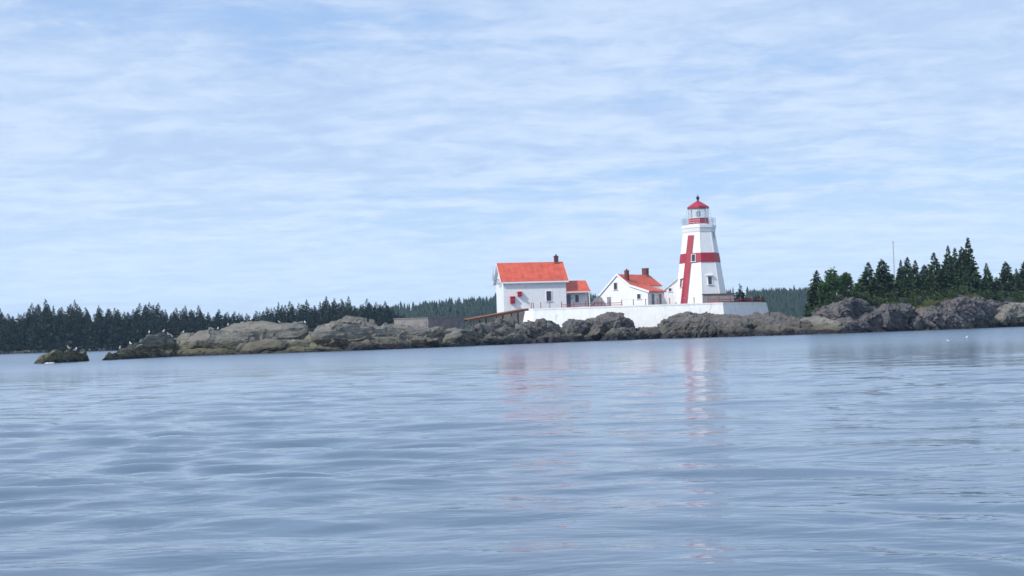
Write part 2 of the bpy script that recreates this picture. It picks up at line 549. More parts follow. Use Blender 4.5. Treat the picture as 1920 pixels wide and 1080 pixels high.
def outcrop(name, crest, mat, parent, off=0.0, front=4.0, back=5.0, k=0.85, amp=0.35, cell=1.6, strata=0.0, seed=0, step=0.16, rows=44, fbm_amp=0.08, lean=0.0, foot=-0.7, dip=28, facet=0.85, jag=0.9, rib=0.0, rib_w=1.4, rib_lean=0.45, long=1.0):
    """A rock mass with a real ground plan: its crest line, a front face down to the water and a back slope."""
    px = np.array([c[0] for c in crest], float)
    py = np.array([c[1] for c in crest], float)
    dmid = dw(px.mean()) + off
    length = (px[-1] - px[0]) / FPX * dmid
    n = max(24, int(length / step))
    qx = np.linspace(px[0], px[-1], n)
    qy = np.interp(qx, px, py)
    # broken crest: short steps and notches rather than a smooth arc
    um = (qx - px[0]) / FPX * dmid
    e_ = np.clip(np.minimum(um, um[-1] - um) / 1.0, 0, 1)
    for (cw, ca_) in ((1.1, 1.0), (0.45, 0.55)):
        ii = np.floor(um / cw + 0.35 * np.sin(um * 2.1 + seed)).astype(np.int64)
        z0_ = np.zeros_like(ii)
        qy = qy + e_ * jag * ca_ * ((_h(ii, z0_, z0_, seed + 7) * 2 - 1) + (_h(ii, z0_, z0_, seed + 8) * 2 - 1) * (um / cw - ii - 0.5))
    fr = np.array([dw(x) + off for x in qx])
    # taper ground plan towards both ends
    u = np.linspace(0, 1, n)
    plan = np.clip(np.sin(np.pi * u), 0, 1) ** 0.3 * 0.7 + 0.3
    ctop = [at(x, y, d + front) for x, y, d in zip(qx, qy, fr)]
    X = np.array([c.x for c in ctop])
    Zc = np.array([c.z for c in ctop])
    Zc = np.maximum(Zc, foot + 0.15)
    a_f = np.linspace(0, math.pi / 2, rows)
    a_b = np.linspace(0, math.pi / 2, max(8, rows // 3))[1:]
    V = []
    for a in a_f:
        y = fr + front - front * plan * np.cos(a) ** k
        z = foot + (Zc - foot) * np.sin(a) ** k
        V.append(np.stack([X + lean * (z - Zc), y, z], 1))
    for a in a_b:
        y = fr + front + back * plan * np.sin(a) ** k
        z = foot + (Zc - foot) * np.cos(a) ** k
        V.append(np.stack([X + lean * (z - Zc), y, z], 1))
    G = np.array(V)
    du = np.gradient(G, axis=1)
    dv = np.gradient(G, axis=0)
    nm = np.cross(du, dv)
    nm /= np.maximum(np.linalg.norm(nm, axis=2, keepdims=True), 1e-6)
    nm[nm[..., 2] < -0.2] *= -1
    P = G.reshape(-1, 3)
    W = P + 0.16 * cell * np.stack([fbm(P / cell * 0.8, 2, seed + q) for q in (50, 60, 70)], 1)
    th_ = R(dip) + 0.25 * math.sin(seed * 1.7)
    ca, sa = math.cos(th_), math.sin(th_)
    W = np.stack([(W[:, 0] * ca + W[:, 2] * sa) / long, W[:, 1] + 0.3 * W[:, 2], -W[:, 0] * sa + W[:, 2] * ca], 1)
    b1, e1 = blocks(W / np.array((cell * 1.9, cell * 1.3, cell * 0.62)), seed, 0.9)
    b2, e2 = blocks(W / np.array((cell * 0.75, cell * 0.6, cell * 0.3)) + 9.1, seed + 20, 0.9)
    b0, e0 = blocks(W / np.array((cell * 4.0, cell * 3.0, cell * 1.8)) + 3.7, seed + 40, 0.8)
    d = amp * (0.7 * b0 + 0.7 * b1 + 0.3 * b2 - 0.8 * np.clip(0.10 - e0, 0, 1) / 0.10 - 0.6 * np.clip(0.12 - e1, 0, 1) / 0.12 - 0.2 * np.clip(0.14 - e2, 0, 1) / 0.14)
    d += fbm_amp * fbm(P * 1.3, 4, seed + 31)
    nn = nm.reshape(-1, 3)
    P = P + nn * d[:, None]
    # flatten each broken piece towards its own plane, so the faces are planar with sharp arrises
    for (sc, st, sd_) in (((cell * 2.2, cell * 1.5, cell * 0.95), facet, 3), ((cell * 0.85, cell * 0.7, cell * 0.45), facet * 0.75, 7)):
        cid = cells(W / np.array(sc) + sd_ * 1.3, seed + 80 + sd_)
        _, inv = np.unique(cid, return_inverse=True)
        cnt = np.maximum(np.bincount(inv), 1)[:, None]
        cen = np.stack([np.bincount(inv, P[:, q]) for q in range(3)], 1) / cnt
        nrm = np.stack([np.bincount(inv, nn[:, q]) for q in range(3)], 1) / cnt
        rs = np.random.RandomState(seed + sd_)
        nrm = nrm + rs.uniform(-0.28, 0.28, nrm.shape)
        nrm /= np.maximum(np.linalg.norm(nrm, axis=1, keepdims=True), 1e-6)
        dist_ = ((P - cen[inv]) * nrm[inv]).sum(1)
        P = P - nrm[inv] * (np.clip(dist_, -0.9, 0.9) * st)[:, None]
    if strata:   # bedding that arches with the crest, each bed undercut by the next
        Gz = G.reshape(-1, 3)
        zc_ = np.tile(Zc, G.shape[0])
        q = (Gz[:, 2] - 0.72 * zc_ + 0.07 * Gz[:, 0] * (1 if seed % 2 else -1) + 0.32 * fbm(Gz * 0.24, 3, seed + 5)) / 0.8
        fr_ = q - np.floor(q)
        P = P + nn * (2.6 * strata * (np.where(fr_ < 0.88, (fr_ / 0.88) ** 1.8, (1 - fr_) / 0.12) - 0.45))[:, None]
    if rib:   # steep joints: the face breaks into leaning ribs with deep cracks between
        for (rw, ra) in ((rib_w, 1.0), (rib_w * 0.42, 0.42)):
            q2 = np.stack([(G.reshape(-1, 3)[:, 0] + rib_lean * G.reshape(-1, 3)[:, 2]) / rw + 0.35 * fbm(P * 0.35, 2, seed + 11),
                           np.zeros(len(P)), G.reshape(-1, 3)[:, 2] / (rw * 3.2)], 1)
            v_, e_2 = blocks(q2, seed + 13, 0.7)
            dd = rib * ra * (v_ * 0.6 - 0.9 * np.clip(0.13 - e_2, 0, 1) / 0.13)
            face = np.clip(1.0 - nn[:, 2] * 0.8, 0.15, 1)
            P = P + nn * (dd * face)[:, None]
    ny, nx = G.shape[:2]
    idx = np.arange(ny * nx).reshape(ny, nx)
    q = np.stack([idx[:-1, :-1], idx[:-1, 1:], idx[1:, 1:], idx[1:, :-1]], -1).reshape(-1, 4)
    caps = [tuple(idx[:, 0]), tuple(idx[::-1, -1])]
    o = mesh_obj(name, P, [tuple(int(i) for i in f) for f in q] + [tuple(int(i) for i in c) for c in caps], mat, parent)
    ROCKS.append(o)
    return o


ledges = tag(empty('rocky_islet', (at(500, 660, 140).x, 140, 0)), kind='structure')
INV = {}


def keep_world(o, parent):
    o.parent = parent
    o.matrix_parent_inverse = Matrix.Translation(parent.location).inverted()


def rk(parent, *a, **kw):
    o = outcrop('rock_ledge' if kw.pop('ledge', True) else 'boulder', *a, None, **kw)
    keep_world(o, parent)
    return o


PALE, GREY, PINK, WEED = M_ROCK_PALE, M_ROCK_GREY, M_ROCK_PINK, M_ROCK_WEED
# the low smooth ledges on the left
rk(ledges, [(196, 672), (203, 663), (232, 657), (250, 653), (300, 654), (345, 658), (352, 668)], WEED, off=-2, front=2.5, back=4, seed=1, amp=0.16, strata=0.05, cell=1.2, rib=0.14, rib_w=2.2, rib_lean=1.4, jag=0.35, long=2.1, dip=9, facet=0.6)
rk(ledges, [(226, 660), (240, 647), (268, 643), (281, 633), (300, 630), (335, 630), (346, 640), (352, 662)], PALE, off=0.5, front=4.5, back=5, seed=3, amp=0.22, strata=0.1, cell=2.2, rib=0.14, rib_w=2.2, rib_lean=1.4, jag=0.35, long=2.1, dip=9, facet=0.6)
rk(ledges, [(328, 662), (336, 630), (343, 622), (385, 621), (400, 618), (430, 622), (470, 636), (496, 662)], PALE, off=0, front=4.5, back=5, seed=5, amp=0.26, strata=0.14, cell=1.8, lean=0.25, rib=0.14, rib_w=2.2, rib_lean=1.4, jag=0.35, long=2.1, dip=9, facet=0.6)
rk(ledges, [(392, 645), (412, 616), (425, 609), (470, 607), (520, 606), (560, 605), (575, 608), (586, 617), (592, 645)], PALE, off=3, front=5, back=6, seed=6, amp=0.16, strata=0.16, cell=3.0, rib=0.14, rib_w=2.2, rib_lean=1.4, jag=0.35, long=2.1, dip=9, facet=0.6)
rk(ledges, [(425, 660), (470, 639), (500, 632), (540, 632), (580, 637), (600, 650), (606, 662)], PALE, off=-1.2, front=4, back=4, seed=9, amp=0.18, strata=0.14, cell=2.4, rib=0.14, rib_w=2.2, rib_lean=1.4, jag=0.35, long=2.1, dip=9, facet=0.6)
rk(ledges, [(300, 664), (330, 655), (380, 652), (430, 650), (450, 662)], WEED, off=-2, front=2.2, back=3, seed=12, amp=0.22, cell=1.1, rib=0.14, rib_w=2.2, rib_lean=1.4, jag=0.35, long=2.1, dip=9, facet=0.6)
rk(ledges, [(470, 662), (500, 653), (560, 649), (620, 648), (650, 652), (668, 660)], WEED, off=-2, front=2.2, back=3, seed=13, amp=0.2, cell=1.1, strata=0.05, rib=0.14, rib_w=2.2, rib_lean=1.4, jag=0.35, long=2.1, dip=9, facet=0.6)
rk(ledges, [(572, 655), (590, 616), (605, 613), (620, 607), (632, 598), (645, 594), (660, 594), (675, 598), (690, 603), (710, 608), (740, 614), (762, 630), (772, 656)], PALE, off=0, front=6, back=7, seed=14, amp=0.17, strata=0.17, cell=3.2, rib=0.14, rib_w=2.2, rib_lean=1.4, jag=0.35, long=2.1, dip=9, facet=0.6)
rk(ledges, [(640, 660), (665, 638), (700, 628), (740, 627), (775, 638), (795, 656)], PALE, off=-2, front=4, back=4, seed=17, amp=0.26, strata=0.1, cell=1.8, rib=0.14, rib_w=2.2, rib_lean=1.4, jag=0.35, long=2.1, dip=9, facet=0.6)
rk(ledges, [(700, 655), (720, 611), (745, 611), (800, 613), (830, 612), (868, 615), (884, 640)], PALE, off=5, front=4, back=9, seed=16, amp=0.22, strata=0.1, cell=2.0, rib=0.14, rib_w=2.2, rib_lean=1.4, jag=0.35, long=2.1, dip=9, facet=0.6)
rk(ledges, [(750, 657), (772, 636), (800, 626), (826, 633), (846, 652)], PALE, off=0, front=3.5, back=4, seed=18, amp=0.32, cell=1.4, k=0.75, rib=0.14, rib_w=2.2, rib_lean=1.4, jag=0.35, long=2.1, dip=9, facet=0.6)
rk(ledges, [(815, 652), (836, 634), (858, 622), (885, 622), (905, 634), (918, 648)], PALE, off=-1, front=3.5, back=4, seed=19, amp=0.34, cell=1.4, k=0.75, rib=0.14, rib_w=2.2, rib_lean=1.4, jag=0.35, long=2.1, dip=9, facet=0.6)

islet = tag(empty('lighthouse_islet', (at(1200, 640, 195).x, 195, 0)), kind='structure')
rk(islet, [(832, 650), (850, 626), (868, 615), (880, 613), (895, 606), (915, 603), (932, 599), (950, 595), (968, 597), (980, 610), (992, 630), (998, 646)], GREY, off=8, front=5, back=9, seed=21, amp=0.34, cell=1.7, k=0.8, rib=0.42, rib_w=1.5, rib_lean=0.50, jag=1.5)
rk(islet, [(880, 650), (905, 634), (940, 628), (985, 629), (1005, 640), (1012, 646)], GREY, off=-1, front=3, back=5, seed=22, amp=0.28, cell=1.4, rib=0.42, rib_w=1.5, rib_lean=-0.30, jag=1.5)
rk(islet, [(900, 640), (922, 618), (950, 610), (975, 616), (990, 632), (996, 644)], GREY, off=3, front=3, back=5, seed=42, amp=0.3, cell=1.4, rib=0.42, rib_w=1.5, rib_lean=0.80, jag=1.5)
rk(islet, [(958, 642), (971, 610), (988, 603), (1010, 606), (1034, 604), (1049, 611), (1060, 630), (1064, 643)], GREY, off=4, front=5, back=7, k=0.65, seed=23, amp=0.42, cell=1.5, rib=0.42, rib_w=1.5, rib_lean=0.20, jag=1.5)
rk(islet, [(1000, 643), (1020, 628), (1045, 622), (1075, 626), (1100, 632), (1112, 640)], GREY, off=0, front=3, back=5, k=0.7, seed=24, amp=0.4, cell=1.2, rib=0.42, rib_w=1.5, rib_lean=0.50, jag=1.5)
rk(islet, [(1044, 642), (1056, 612), (1068, 605), (1088, 603), (1107, 598), (1121, 597), (1132, 602), (1150, 625), (1156, 640)], GREY, off=4, front=5, back=6, k=0.62, seed=25, amp=0.45, cell=1.6, rib=0.42, rib_w=1.5, rib_lean=-0.30, jag=1.5)
rk(islet, [(1092, 640), (1108, 612), (1122, 594), (1139, 591), (1153, 590), (1166, 590), (1172, 595), (1183, 601), (1188, 608), (1193, 617), (1202, 636)], GREY, off=1, front=5, back=7, k=0.6, seed=26, amp=0.5, cell=1.7, rib=0.42, rib_w=1.5, rib_lean=0.80, jag=1.5)
rk(islet, [(1120, 640), (1140, 620), (1165, 612), (1185, 618), (1205, 636)], GREY, off=-1.5, front=3, back=4, k=0.7, seed=27, amp=0.4, cell=1.2, rib=0.42, rib_w=1.5, rib_lean=0.20, jag=1.5)
rk(islet, [(1172, 637), (1190, 619), (1197, 612), (1208, 608), (1217, 615), (1228, 613), (1240, 619), (1252, 634)], GREY, off=-1, front=3.5, back=5, k=0.65, seed=28, amp=0.42, cell=1.2, rib=0.42, rib_w=1.5, rib_lean=0.50, jag=1.5)
rk(islet, [(1222, 635), (1234, 618), (1243, 601), (1253, 593), (1273, 589), (1296, 588), (1315, 590), (1330, 597), (1345, 615), (1352, 632)], GREY, off=-2, front=5, back=7, k=0.58, seed=29, amp=0.46, cell=1.7, rib=0.42, rib_w=1.5, rib_lean=-0.30, jag=1.5)
rk(islet, [(1290, 633), (1308, 606), (1330, 594), (1347, 591), (1376, 588), (1388, 589), (1396, 594), (1406, 610), (1412, 631)], GREY, off=-1, front=5, back=7, k=0.6, seed=30, amp=0.5, cell=1.7, rib=0.42, rib_w=1.5, rib_lean=0.80, jag=1.5)
rk(islet, [(1230, 634), (1250, 618), (1280, 612), (1300, 622), (1312, 633)], GREY, off=-3.5, front=3, back=4, k=0.65, seed=31, amp=0.42, cell=1.3, rib=0.42, rib_w=1.5, rib_lean=0.20, jag=1.5)
rk(islet, [(1335, 632), (1355, 612), (1375, 607), (1395, 614), (1412, 630)], GREY, off=-3, front=3, back=4, k=0.65, seed=32, amp=0.4, cell=1.3, rib=0.42, rib_w=1.5, rib_lean=0.50, jag=1.5)
rk(islet, [(1378, 631), (1394, 598), (1411, 592), (1425, 586), (1441, 585), (1457, 592), (1475, 596), (1493, 597), (1512, 606), (1532, 629)], GREY, off=1, front=6, back=8, k=0.75, seed=33, amp=0.36, cell=1.8, strata=0.08, rib=0.42, rib_w=1.5, rib_lean=-0.30, jag=1.5)
rk(islet, [(1400, 631), (1430, 612), (1470, 608), (1510, 614), (1530, 628)], GREY, off=-2, front=4, back=5, k=0.8, seed=34, amp=0.32, cell=1.5, strata=0.06, rib=0.42, rib_w=1.5, rib_lean=0.80, jag=1.5)
rk(islet, [(1448, 629), (1478, 602), (1507, 593), (1521, 591), (1534, 591), (1560, 598), (1590, 609), (1610, 620), (1617, 626)], PALE, off=1, front=6, back=8, k=0.9, seed=35, amp=0.26, cell=2.0, strata=0.1, lean=-0.3)

# the bedrock the wall is founded on, behind the separate blocks
rk(islet, [(950, 645), (968, 613), (1010, 608), (1060, 612), (1110, 600), (1160, 595), (1184, 606), (1196, 620), (1234, 622), (1250, 599), (1300, 592), (1390, 593), (1440, 589), (1500, 601), (1530, 628)], GREY, off=4, front=4, back=6, k=0.55, seed=37, amp=0.42, cell=1.6, step=0.2, rib=0.5, rib_w=1.6, rib_lean=0.4, jag=1.6)

# ground inside the sea wall
def ground_sheet(name, outline, zc, mat, parent=None, edge_drop=1.2):
    cx = sum(p[0] for p in outline) / len(outline)
    cy = sum(p[1] for p in outline) / len(outline)
    vs = [(cx, cy, zc)]
    rings = [0.35, 0.65, 0.88, 0.97, 0.985]
    zr = [zc, zc, zc - 0.05, zc - 0.12, zc - edge_drop]
    n = len(outline)
    for f, z in zip(rings, zr):
        for k, (x, y) in enumerate(outline):
            vs.append((cx + (x - cx) * f, cy + (y - cy) * f, z + 0.06 * math.sin(k * 2.7 + f * 9)))
    fs = [(0, 1 + i, 1 + (i + 1) % n) for i in range(n)]
    for k in range(len(rings) - 1):
        for i in range(n):
            j = (i + 1) % n
            fs.append((1 + k * n + i, 1 + (k + 1) * n + i, 1 + (k + 1) * n + j, 1 + k * n + j))
    return mesh_obj(name, vs, fs, mat, parent)


GZ = 4.45
pts = [(980, 199), (1030, 198.5), (1130, 197), (1240, 196), (1355, 195), (1425, 206), (1440, 222), (1380, 232), (1250, 236), (1100, 232), (960, 226), (920, 214), (925, 204)]
gnd = ground_sheet('ground', [(at(p, 570, d).x, d) for p, d in pts], GZ, M_ROCK_GREY, None, 2.6)
tag(gnd, kind='structure')
# broken back shore of the islet, out of the water behind the houses
rk(islet, [(880, 634), (900, 604), (960, 590), (1040, 588), (1150, 584), (1260, 582), (1360, 580), (1440, 582), (1490, 600), (1510, 622)], GREY, off=40, front=10, back=9, k=0.8, seed=36, amp=0.4, cell=2.0, step=0.35, rows=24)

# right headland
head = tag(empty('headland', (at(1760, 610, 235).x, 235, 0)), kind='structure')
rk(head, [(1512, 627), (1524, 582), (1545, 573), (1560, 567), (1590, 555), (1602, 555), (1616, 562), (1632, 576), (1652, 602), (1660, 625)], PINK, off=5, front=5, back=10, k=0.5, seed=61, amp=0.5, cell=1.9, lean=0.25, rib=0.6, rib_w=1.7, rib_lean=0.50, jag=1.8)
rk(head, [(1585, 626), (1605, 598), (1625, 580), (1650, 574), (1680, 567), (1702, 573), (1716, 600), (1724, 622)], PINK, off=2, front=5, back=10, k=0.5, seed=62, amp=0.55, cell=1.8, lean=0.3, rib=0.6, rib_w=1.7, rib_lean=-0.50, jag=1.8)
rk(head, [(1540, 626), (1560, 606), (1585, 596), (1615, 602), (1640, 622)], PINK, off=1, front=4, back=6, k=0.7, seed=63, amp=0.5, cell=1.5, rib=0.6, rib_w=1.7, rib_lean=0.30, jag=1.8)
rk(head, [(1686, 621), (1702, 590), (1722, 577), (1760, 571), (1778, 582), (1790, 618)], PINK, off=1, front=5, back=9, k=0.5, seed=64, amp=0.55, cell=1.8, lean=-0.2, rib=0.6, rib_w=1.7, rib_lean=0.60, jag=1.8)
rk(head, [(1735, 619), (1755, 575), (1772, 560), (1795, 554), (1818, 558), (1842, 564), (1862, 582), (1874, 616)], PINK, off=3, front=6, back=10, k=0.5, seed=65, amp=0.6, cell=2.0, rib=0.6, rib_w=1.7, rib_lean=0.50, jag=1.8)
rk(head, [(1755, 618), (1770, 600), (1790, 593), (1805, 604), (1815, 617)], PINK, off=-1, front=3, back=4, k=0.52, seed=66, amp=0.4, cell=1.2, rib=0.6, rib_w=1.7, rib_lean=-0.50, jag=1.8)
rk(head, [(1846, 615), (1862, 592), (1876, 574), (1890, 567), (1905, 572), (1925, 570), (1960, 568), (1990, 612)], PALE, off=-1, front=5, back=10, k=0.52, seed=67, amp=0.5, cell=1.8, lean=0.2, rib=0.6, rib_w=1.7, rib_lean=0.30, jag=1.8)
rk(head, [(1930, 612), (1950, 572), (2000, 560), (2080, 566), (2140, 606)], PINK, off=2, front=6, back=10, k=0.52, seed=68, amp=0.5, cell=2.0, step=0.3, rib=0.6, rib_w=1.7, rib_lean=0.60, jag=1.8)

rk(head, [(1515, 627), (1523, 588), (1560, 569), (1595, 558), (1625, 566), (1650, 573), (1690, 567), (1730, 569), (1770, 561), (1800, 556), (1840, 563), (1880, 566), (1960, 567), (2100, 563), (2140, 610)], PINK, off=5.5, front=4, back=10, k=0.5, seed=69, amp=0.5, cell=2.0, step=0.22, rib=0.8, rib_w=2.0, rib_lean=0.5, jag=2.0)


def height_sheet(name, x0, x1, y0, y1, fn, mat, nx, ny, parent=None):
    xs = np.linspace(x0, x1, nx)
    ys = np.linspace(y0, y1, ny)
    Y, X = np.meshgrid(ys, xs, indexing='ij')
    Z = fn(X, Y)
    P = np.stack([X, Y, Z], -1).reshape(-1, 3)
    idx = np.arange(nx * ny).reshape(ny, nx)
    q = np.stack([idx[:-1, :-1], idx[:-1, 1:], idx[1:, 1:], idx[1:, :-1]], -1).reshape(-1, 4)
    return mesh_obj(name, P, [tuple(int(i) for i in f) for f in q], mat, parent, True)


HX0, HX1 = at(1524, 560, 205).x, at(2300, 560, 240).x


def head_z(X, Y):
    """wooded top of the headland, rising gently inland"""
    sx = np.clip((X - HX0 - np.clip(Y - 205, 0, 200) * 0.235) / 5.0, 0, 1) * np.clip((HX1 - X) / 12, 0, 1)
    px = 960 + X / Y * FPX
    front = np.interp(px, DW_X, DW_Y) + 7.5
    sy = np.clip((Y - front) / 3.0, 0, 1) * np.clip((300 - Y) / 18, 0, 1)
    top = 4.0 + 0.7 * np.clip((X - HX0) / 12, 0, 1) + 0.035 * np.clip(Y - front, 0, 40)
    p = np.stack([X.ravel() * 0.25, Y.ravel() * 0.25, np.zeros(X.size)], 1)
    return (top + 0.35 * fbm(p, 3, 8).reshape(X.shape)) * np.sqrt(sx * sy) - 1.0 * (1 - sx * sy)


hill = height_sheet('terrain', HX0 - 2, HX1 + 2, 190, 302, head_z, M_FLOOR, 120, 90)
tag(hill, kind='structure')

# lone sea rock at far left
o = outcrop('sea_rock', [(68, 680), (80, 668), (97, 657), (112, 656), (118, 659), (130, 656), (148, 656), (156, 660), (158, 679)], WEED, None, off=0, front=1.6, back=2.0, k=0.6, seed=71, amp=0.17, cell=0.8, step=0.07)
tag(o, 'low dark weed-covered sea rock standing alone in the water, with a splash of foam', 'rock')

# foam round it
mb = MB()
for k in range(16):
    c = at(rng.uniform(84, 104), 680, 106.9 + rng.uniform(-0.25, 0.35))
    r_ = rng.uniform(0.03, 0.085)
    mb.lathe([(r_ * 1.6, 0.0), (r_ * 1.3, r_ * 0.5), (r_ * 0.5, r_ * 0.8)], 7)
    n_ = 21
    mb.v[-n_:] = [(x + c.x, y + c.y, z + 0.0) for x, y, z in mb.v[-n_:]]
tag(mb.build('foam', M_FOAM, None, True), 'white foam breaking against the lone sea rock', 'foam', kind='stuff')

# ------------------------------------------------------------------ far land
def far_land(name, pts, D, depth, mat):
    """low wooded ridge: pts = (px, py) of bare ground line"""
    px = np.array([p[0] for p in pts], float)
    z = np.array([max(0.3, zat(p[0], p[1], D + depth * 0.5)) for p in pts])
    X = (px - 960) / FPX * (D + depth * 0.5)
    xs = np.linspace(X[0], X[-1], 160)
    zc = np.interp(xs, X, z)
    rows = [(0, -0.5), (0.02, 0.03), (0.12, 0.2), (0.3, 0.65), (0.5, 1.0), (0.75, 0.8), (1.0, -0.5)]
    V, Fc = [], []
    for fy, fz in rows:
        for x, zz_ in zip(xs, zc):
            V.append((x, D + depth * fy, max(-0.5, zz_ * fz) if fz > 0 else -0.5))
    n = len(xs)
    for r_ in range(len(rows) - 1):
        for i in range(n - 1):
            Fc.append((r_ * n + i, r_ * n + i + 1, (r_ + 1) * n + i + 1, (r_ + 1) * n + i))
    o = mesh_obj(name, V, Fc, mat, None, True)
    tag(o, kind='structure')
    return o, (lambda x, y: max(0.0, float(np.interp(x, xs, zc)) * float(np.interp((y - D) / depth, [r_[0] for r_ in rows], [max(0, r_[1]) for r_ in rows]))))


LEFT_D, LEFT_DEPTH = 415.0, 46.0
shore_l, z_left = far_land('shore', [(-500, 634), (-100, 628), (0, 624), (200, 620), (500, 616), (740, 606), (800, 612), (840, 628)], LEFT_D, LEFT_DEPTH, M_FLOOR)
HILL_D, HILL_DEPTH = 850.0, 160.0
shore_h, z_hill = far_land('hill', [(500, 604), (735, 588), (800, 581), (870, 575), (930, 571), (1100, 566), (1300, 562), (1430, 558), (1530, 555), (1800, 552), (2400, 550), (2800, 575)], HILL_D, HILL_DEPTH, M_FLOOR)

# ------------------------------------------------------------------ trees
def quad_leaf(V, Fc, p, d, n, l, w):
    """kite-shaped spray at p pointing along d"""
    s = d.cross(n)
    if s.length < 1e-5:
        s = d.orthogonal()
    s.normalize()
    b0 = len(V)
    V += [p, p + d * (l * 0.45) + s * w, p + d * l, p + d * (l * 0.4) - s * w]
    Fc.append((b0, b0 + 1, b0 + 2, b0 + 3))


def spruce_mesh(name, h, r, whorls, per, seed, sprays=3, bare=0.05, power=0.85, mat=None, sparse=0.0):
    g = random.Random(seed)
    V, Fc = [], []
    lop = g.uniform(0, 6.28)
    for i in range(whorls):
        fz = i / (whorls - 1)
        z0 = h * (bare + (1 - bare) * fz ** 0.92)
        env = (1 - fz) ** power
        for j in range(max(3, int(per * (0.45 + 0.55 * env)))):
            if g.random() < sparse:
                continue
            az = g.uniform(0, 2 * math.pi)
            rr = (r * env * g.uniform(0.55, 1.12) * (1 + 0.18 * math.cos(az - lop))) + 0.05 * r
            z = z0 + g.uniform(-0.5, 0.5) * h / whorls
            out = Vector((math.cos(az), math.sin(az), 0))
            droop = g.uniform(0.15, 0.5) - 0.35 * fz
            d = (out + Vector((0, 0, -droop))).normalized()
            base = Vector((0, 0, z)) + out * rr * 0.12
            quad_leaf(V, Fc, base, d, Vector((0, 0, 1)), rr * 0.95, rr * 0.17 + 0.05 * r)
            for s in range(sprays):
                u = g.uniform(0.2, 0.85)
                p = base + d * rr * u
                sd_ = (d + Vector((g.uniform(-1, 1), g.uniform(-1, 1), g.uniform(-0.9, 0.25))) * 0.8).normalized()
                quad_leaf(V, Fc, p, sd_, Vector((g.uniform(-1, 1), g.uniform(-1, 1), 0.4)), rr * 0.42 + 0.05 * r, rr * 0.13 + 0.04 * r)
    # leader
    quad_leaf(V, Fc, Vector((0, 0, h * 0.9)), Vector((0.02, 0, 1)), Vector((0, 1, 0)), h * 0.12, 0.05 * r)
    quad_leaf(V, Fc, Vector((0, 0, h * 0.9)), Vector((0, 0.02, 1)), Vector((1, 0, 0)), h * 0.12, 0.05 * r)
    me = bpy.data.meshes.new(name)
    me.from_pydata([tuple(v) for v in V], [], Fc)
    me.materials.append(mat)
    tm = MB()
    tm.tube((0, 0, -0.6), (0, 0, h * 0.93), 0.022 * h, 6, 0.004 * h)
    mt_ = bpy.data.meshes.new('trunk')
    mt_.from_pydata(tm.v, [], tm.f)
    mt_.materials.append(M_BARK)
    return me, mt_


def place_tree(name, meshes, loc, scale, rz, label, group=None):
    root = empty(name, loc, rz)
    root.scale = scale
    c = link(bpy.data.objects.new('crown', meshes[0]), root)
    t_ = link(bpy.data.objects.new('trunk', meshes[1]), root)
    tag(root, label, 'tree', group)
    return root


FAR = [spruce_mesh('crown', 10, 2.5, 22, 14, 100 + k, sprays=3, power=0.8 + 0.1 * (k % 3), mat=M_SPRUCE_FAR, bare=0.02) for k in range(5)]
SKY_L = [(-120, 580), (-40, 575), (0, 578), (15, 588), (35, 588), (60, 569), (85, 562), (100, 573), (115, 576), (140, 563), (160, 577), (185, 573), (215, 577),
         (250, 580), (262, 569), (280, 567), (297, 569), (310, 580), (330, 577), (347, 573), (358, 580), (372, 573), (390, 585), (410, 580), (440, 584),
         (480, 583), (500, 576), (522, 567), (543, 565), (560, 569), (575, 562), (590, 573), (600, 566), (612, 556), (627, 559), (640, 561), (653, 556),
         (665, 573), (688, 560), (705, 567), (722, 565), (736, 578), (755, 590), (775, 600), (800, 612)]
FOREST = 'spruces of the dense wood along the far shore'
FLABEL = 'dark spruce in the dense wood on the far shore behind the pale ledges'
# skyline trees stand on the crest of the shore, the others fill the slope down to the beach
FSPECIAL = {85: 'pointed spruce topping the far wood above the left half of the lone sea rock',
            140: 'thin spire of the far wood above the right half of the lone sea rock',
            280: 'tallest spruce of the far-shore clump above the first gulls on the ledges',
            612: 'tall spruce of the far wood above the left flank of the round rock dome',
            653: 'slim spire of the far wood directly above the round rock dome',
            688: 'last tall spruce before the far wood drops towards the hazy hill',
            543: 'tall spruce of the far wood above the right end of the flat-topped ledge',
            -120: 'spruce of the far wood furthest out beyond the left picture edge'}
for k, (px, py) in enumerate(SKY_L):
    D = LEFT_D + LEFT_DEPTH * rng.uniform(0.42, 0.56)
    top = at(px, py, D)
    zg = z_left(top.x, D)
    h = top.z - zg
    if h < 1.5:
        continue
    w = rng.uniform(0.8, 1.1) * (0.75 + 0.25 * h / 10)
    place_tree('spruce_tree', FAR[k % 5], (top.x, D, zg), (w, w, h / 10), rng.uniform(0, 6.28), FSPECIAL.get(px, FLABEL), FOREST)
sx_ = [p[0] for p in SKY_L]
sy_ = [p[1] for p in SKY_L]
for row, (fy, drop) in enumerate([(0.04, 26), (0.14, 17), (0.26, 10), (0.36, 7), (0.5, 5)]):
    px = -110 + row * 5
    while px < 800:
        D = LEFT_D + LEFT_DEPTH * (fy + rng.uniform(-0.03, 0.03))
        py = float(np.interp(px, sx_, sy_)) + drop * rng.uniform(0.5, 1.3)
        top = at(px, py, D)
        zg = z_left(top.x, D)
        h = top.z - zg
        if h > 1.2:
            w = rng.uniform(0.8, 1.2) * (0.7 + 0.3 * h / 10)
            place_tree('spruce_tree', FAR[rng.randrange(5)], (top.x, D, zg), (w, w, h / 10), rng.uniform(0, 6.28), FLABEL, FOREST)
        px += rng.uniform(14, 23)

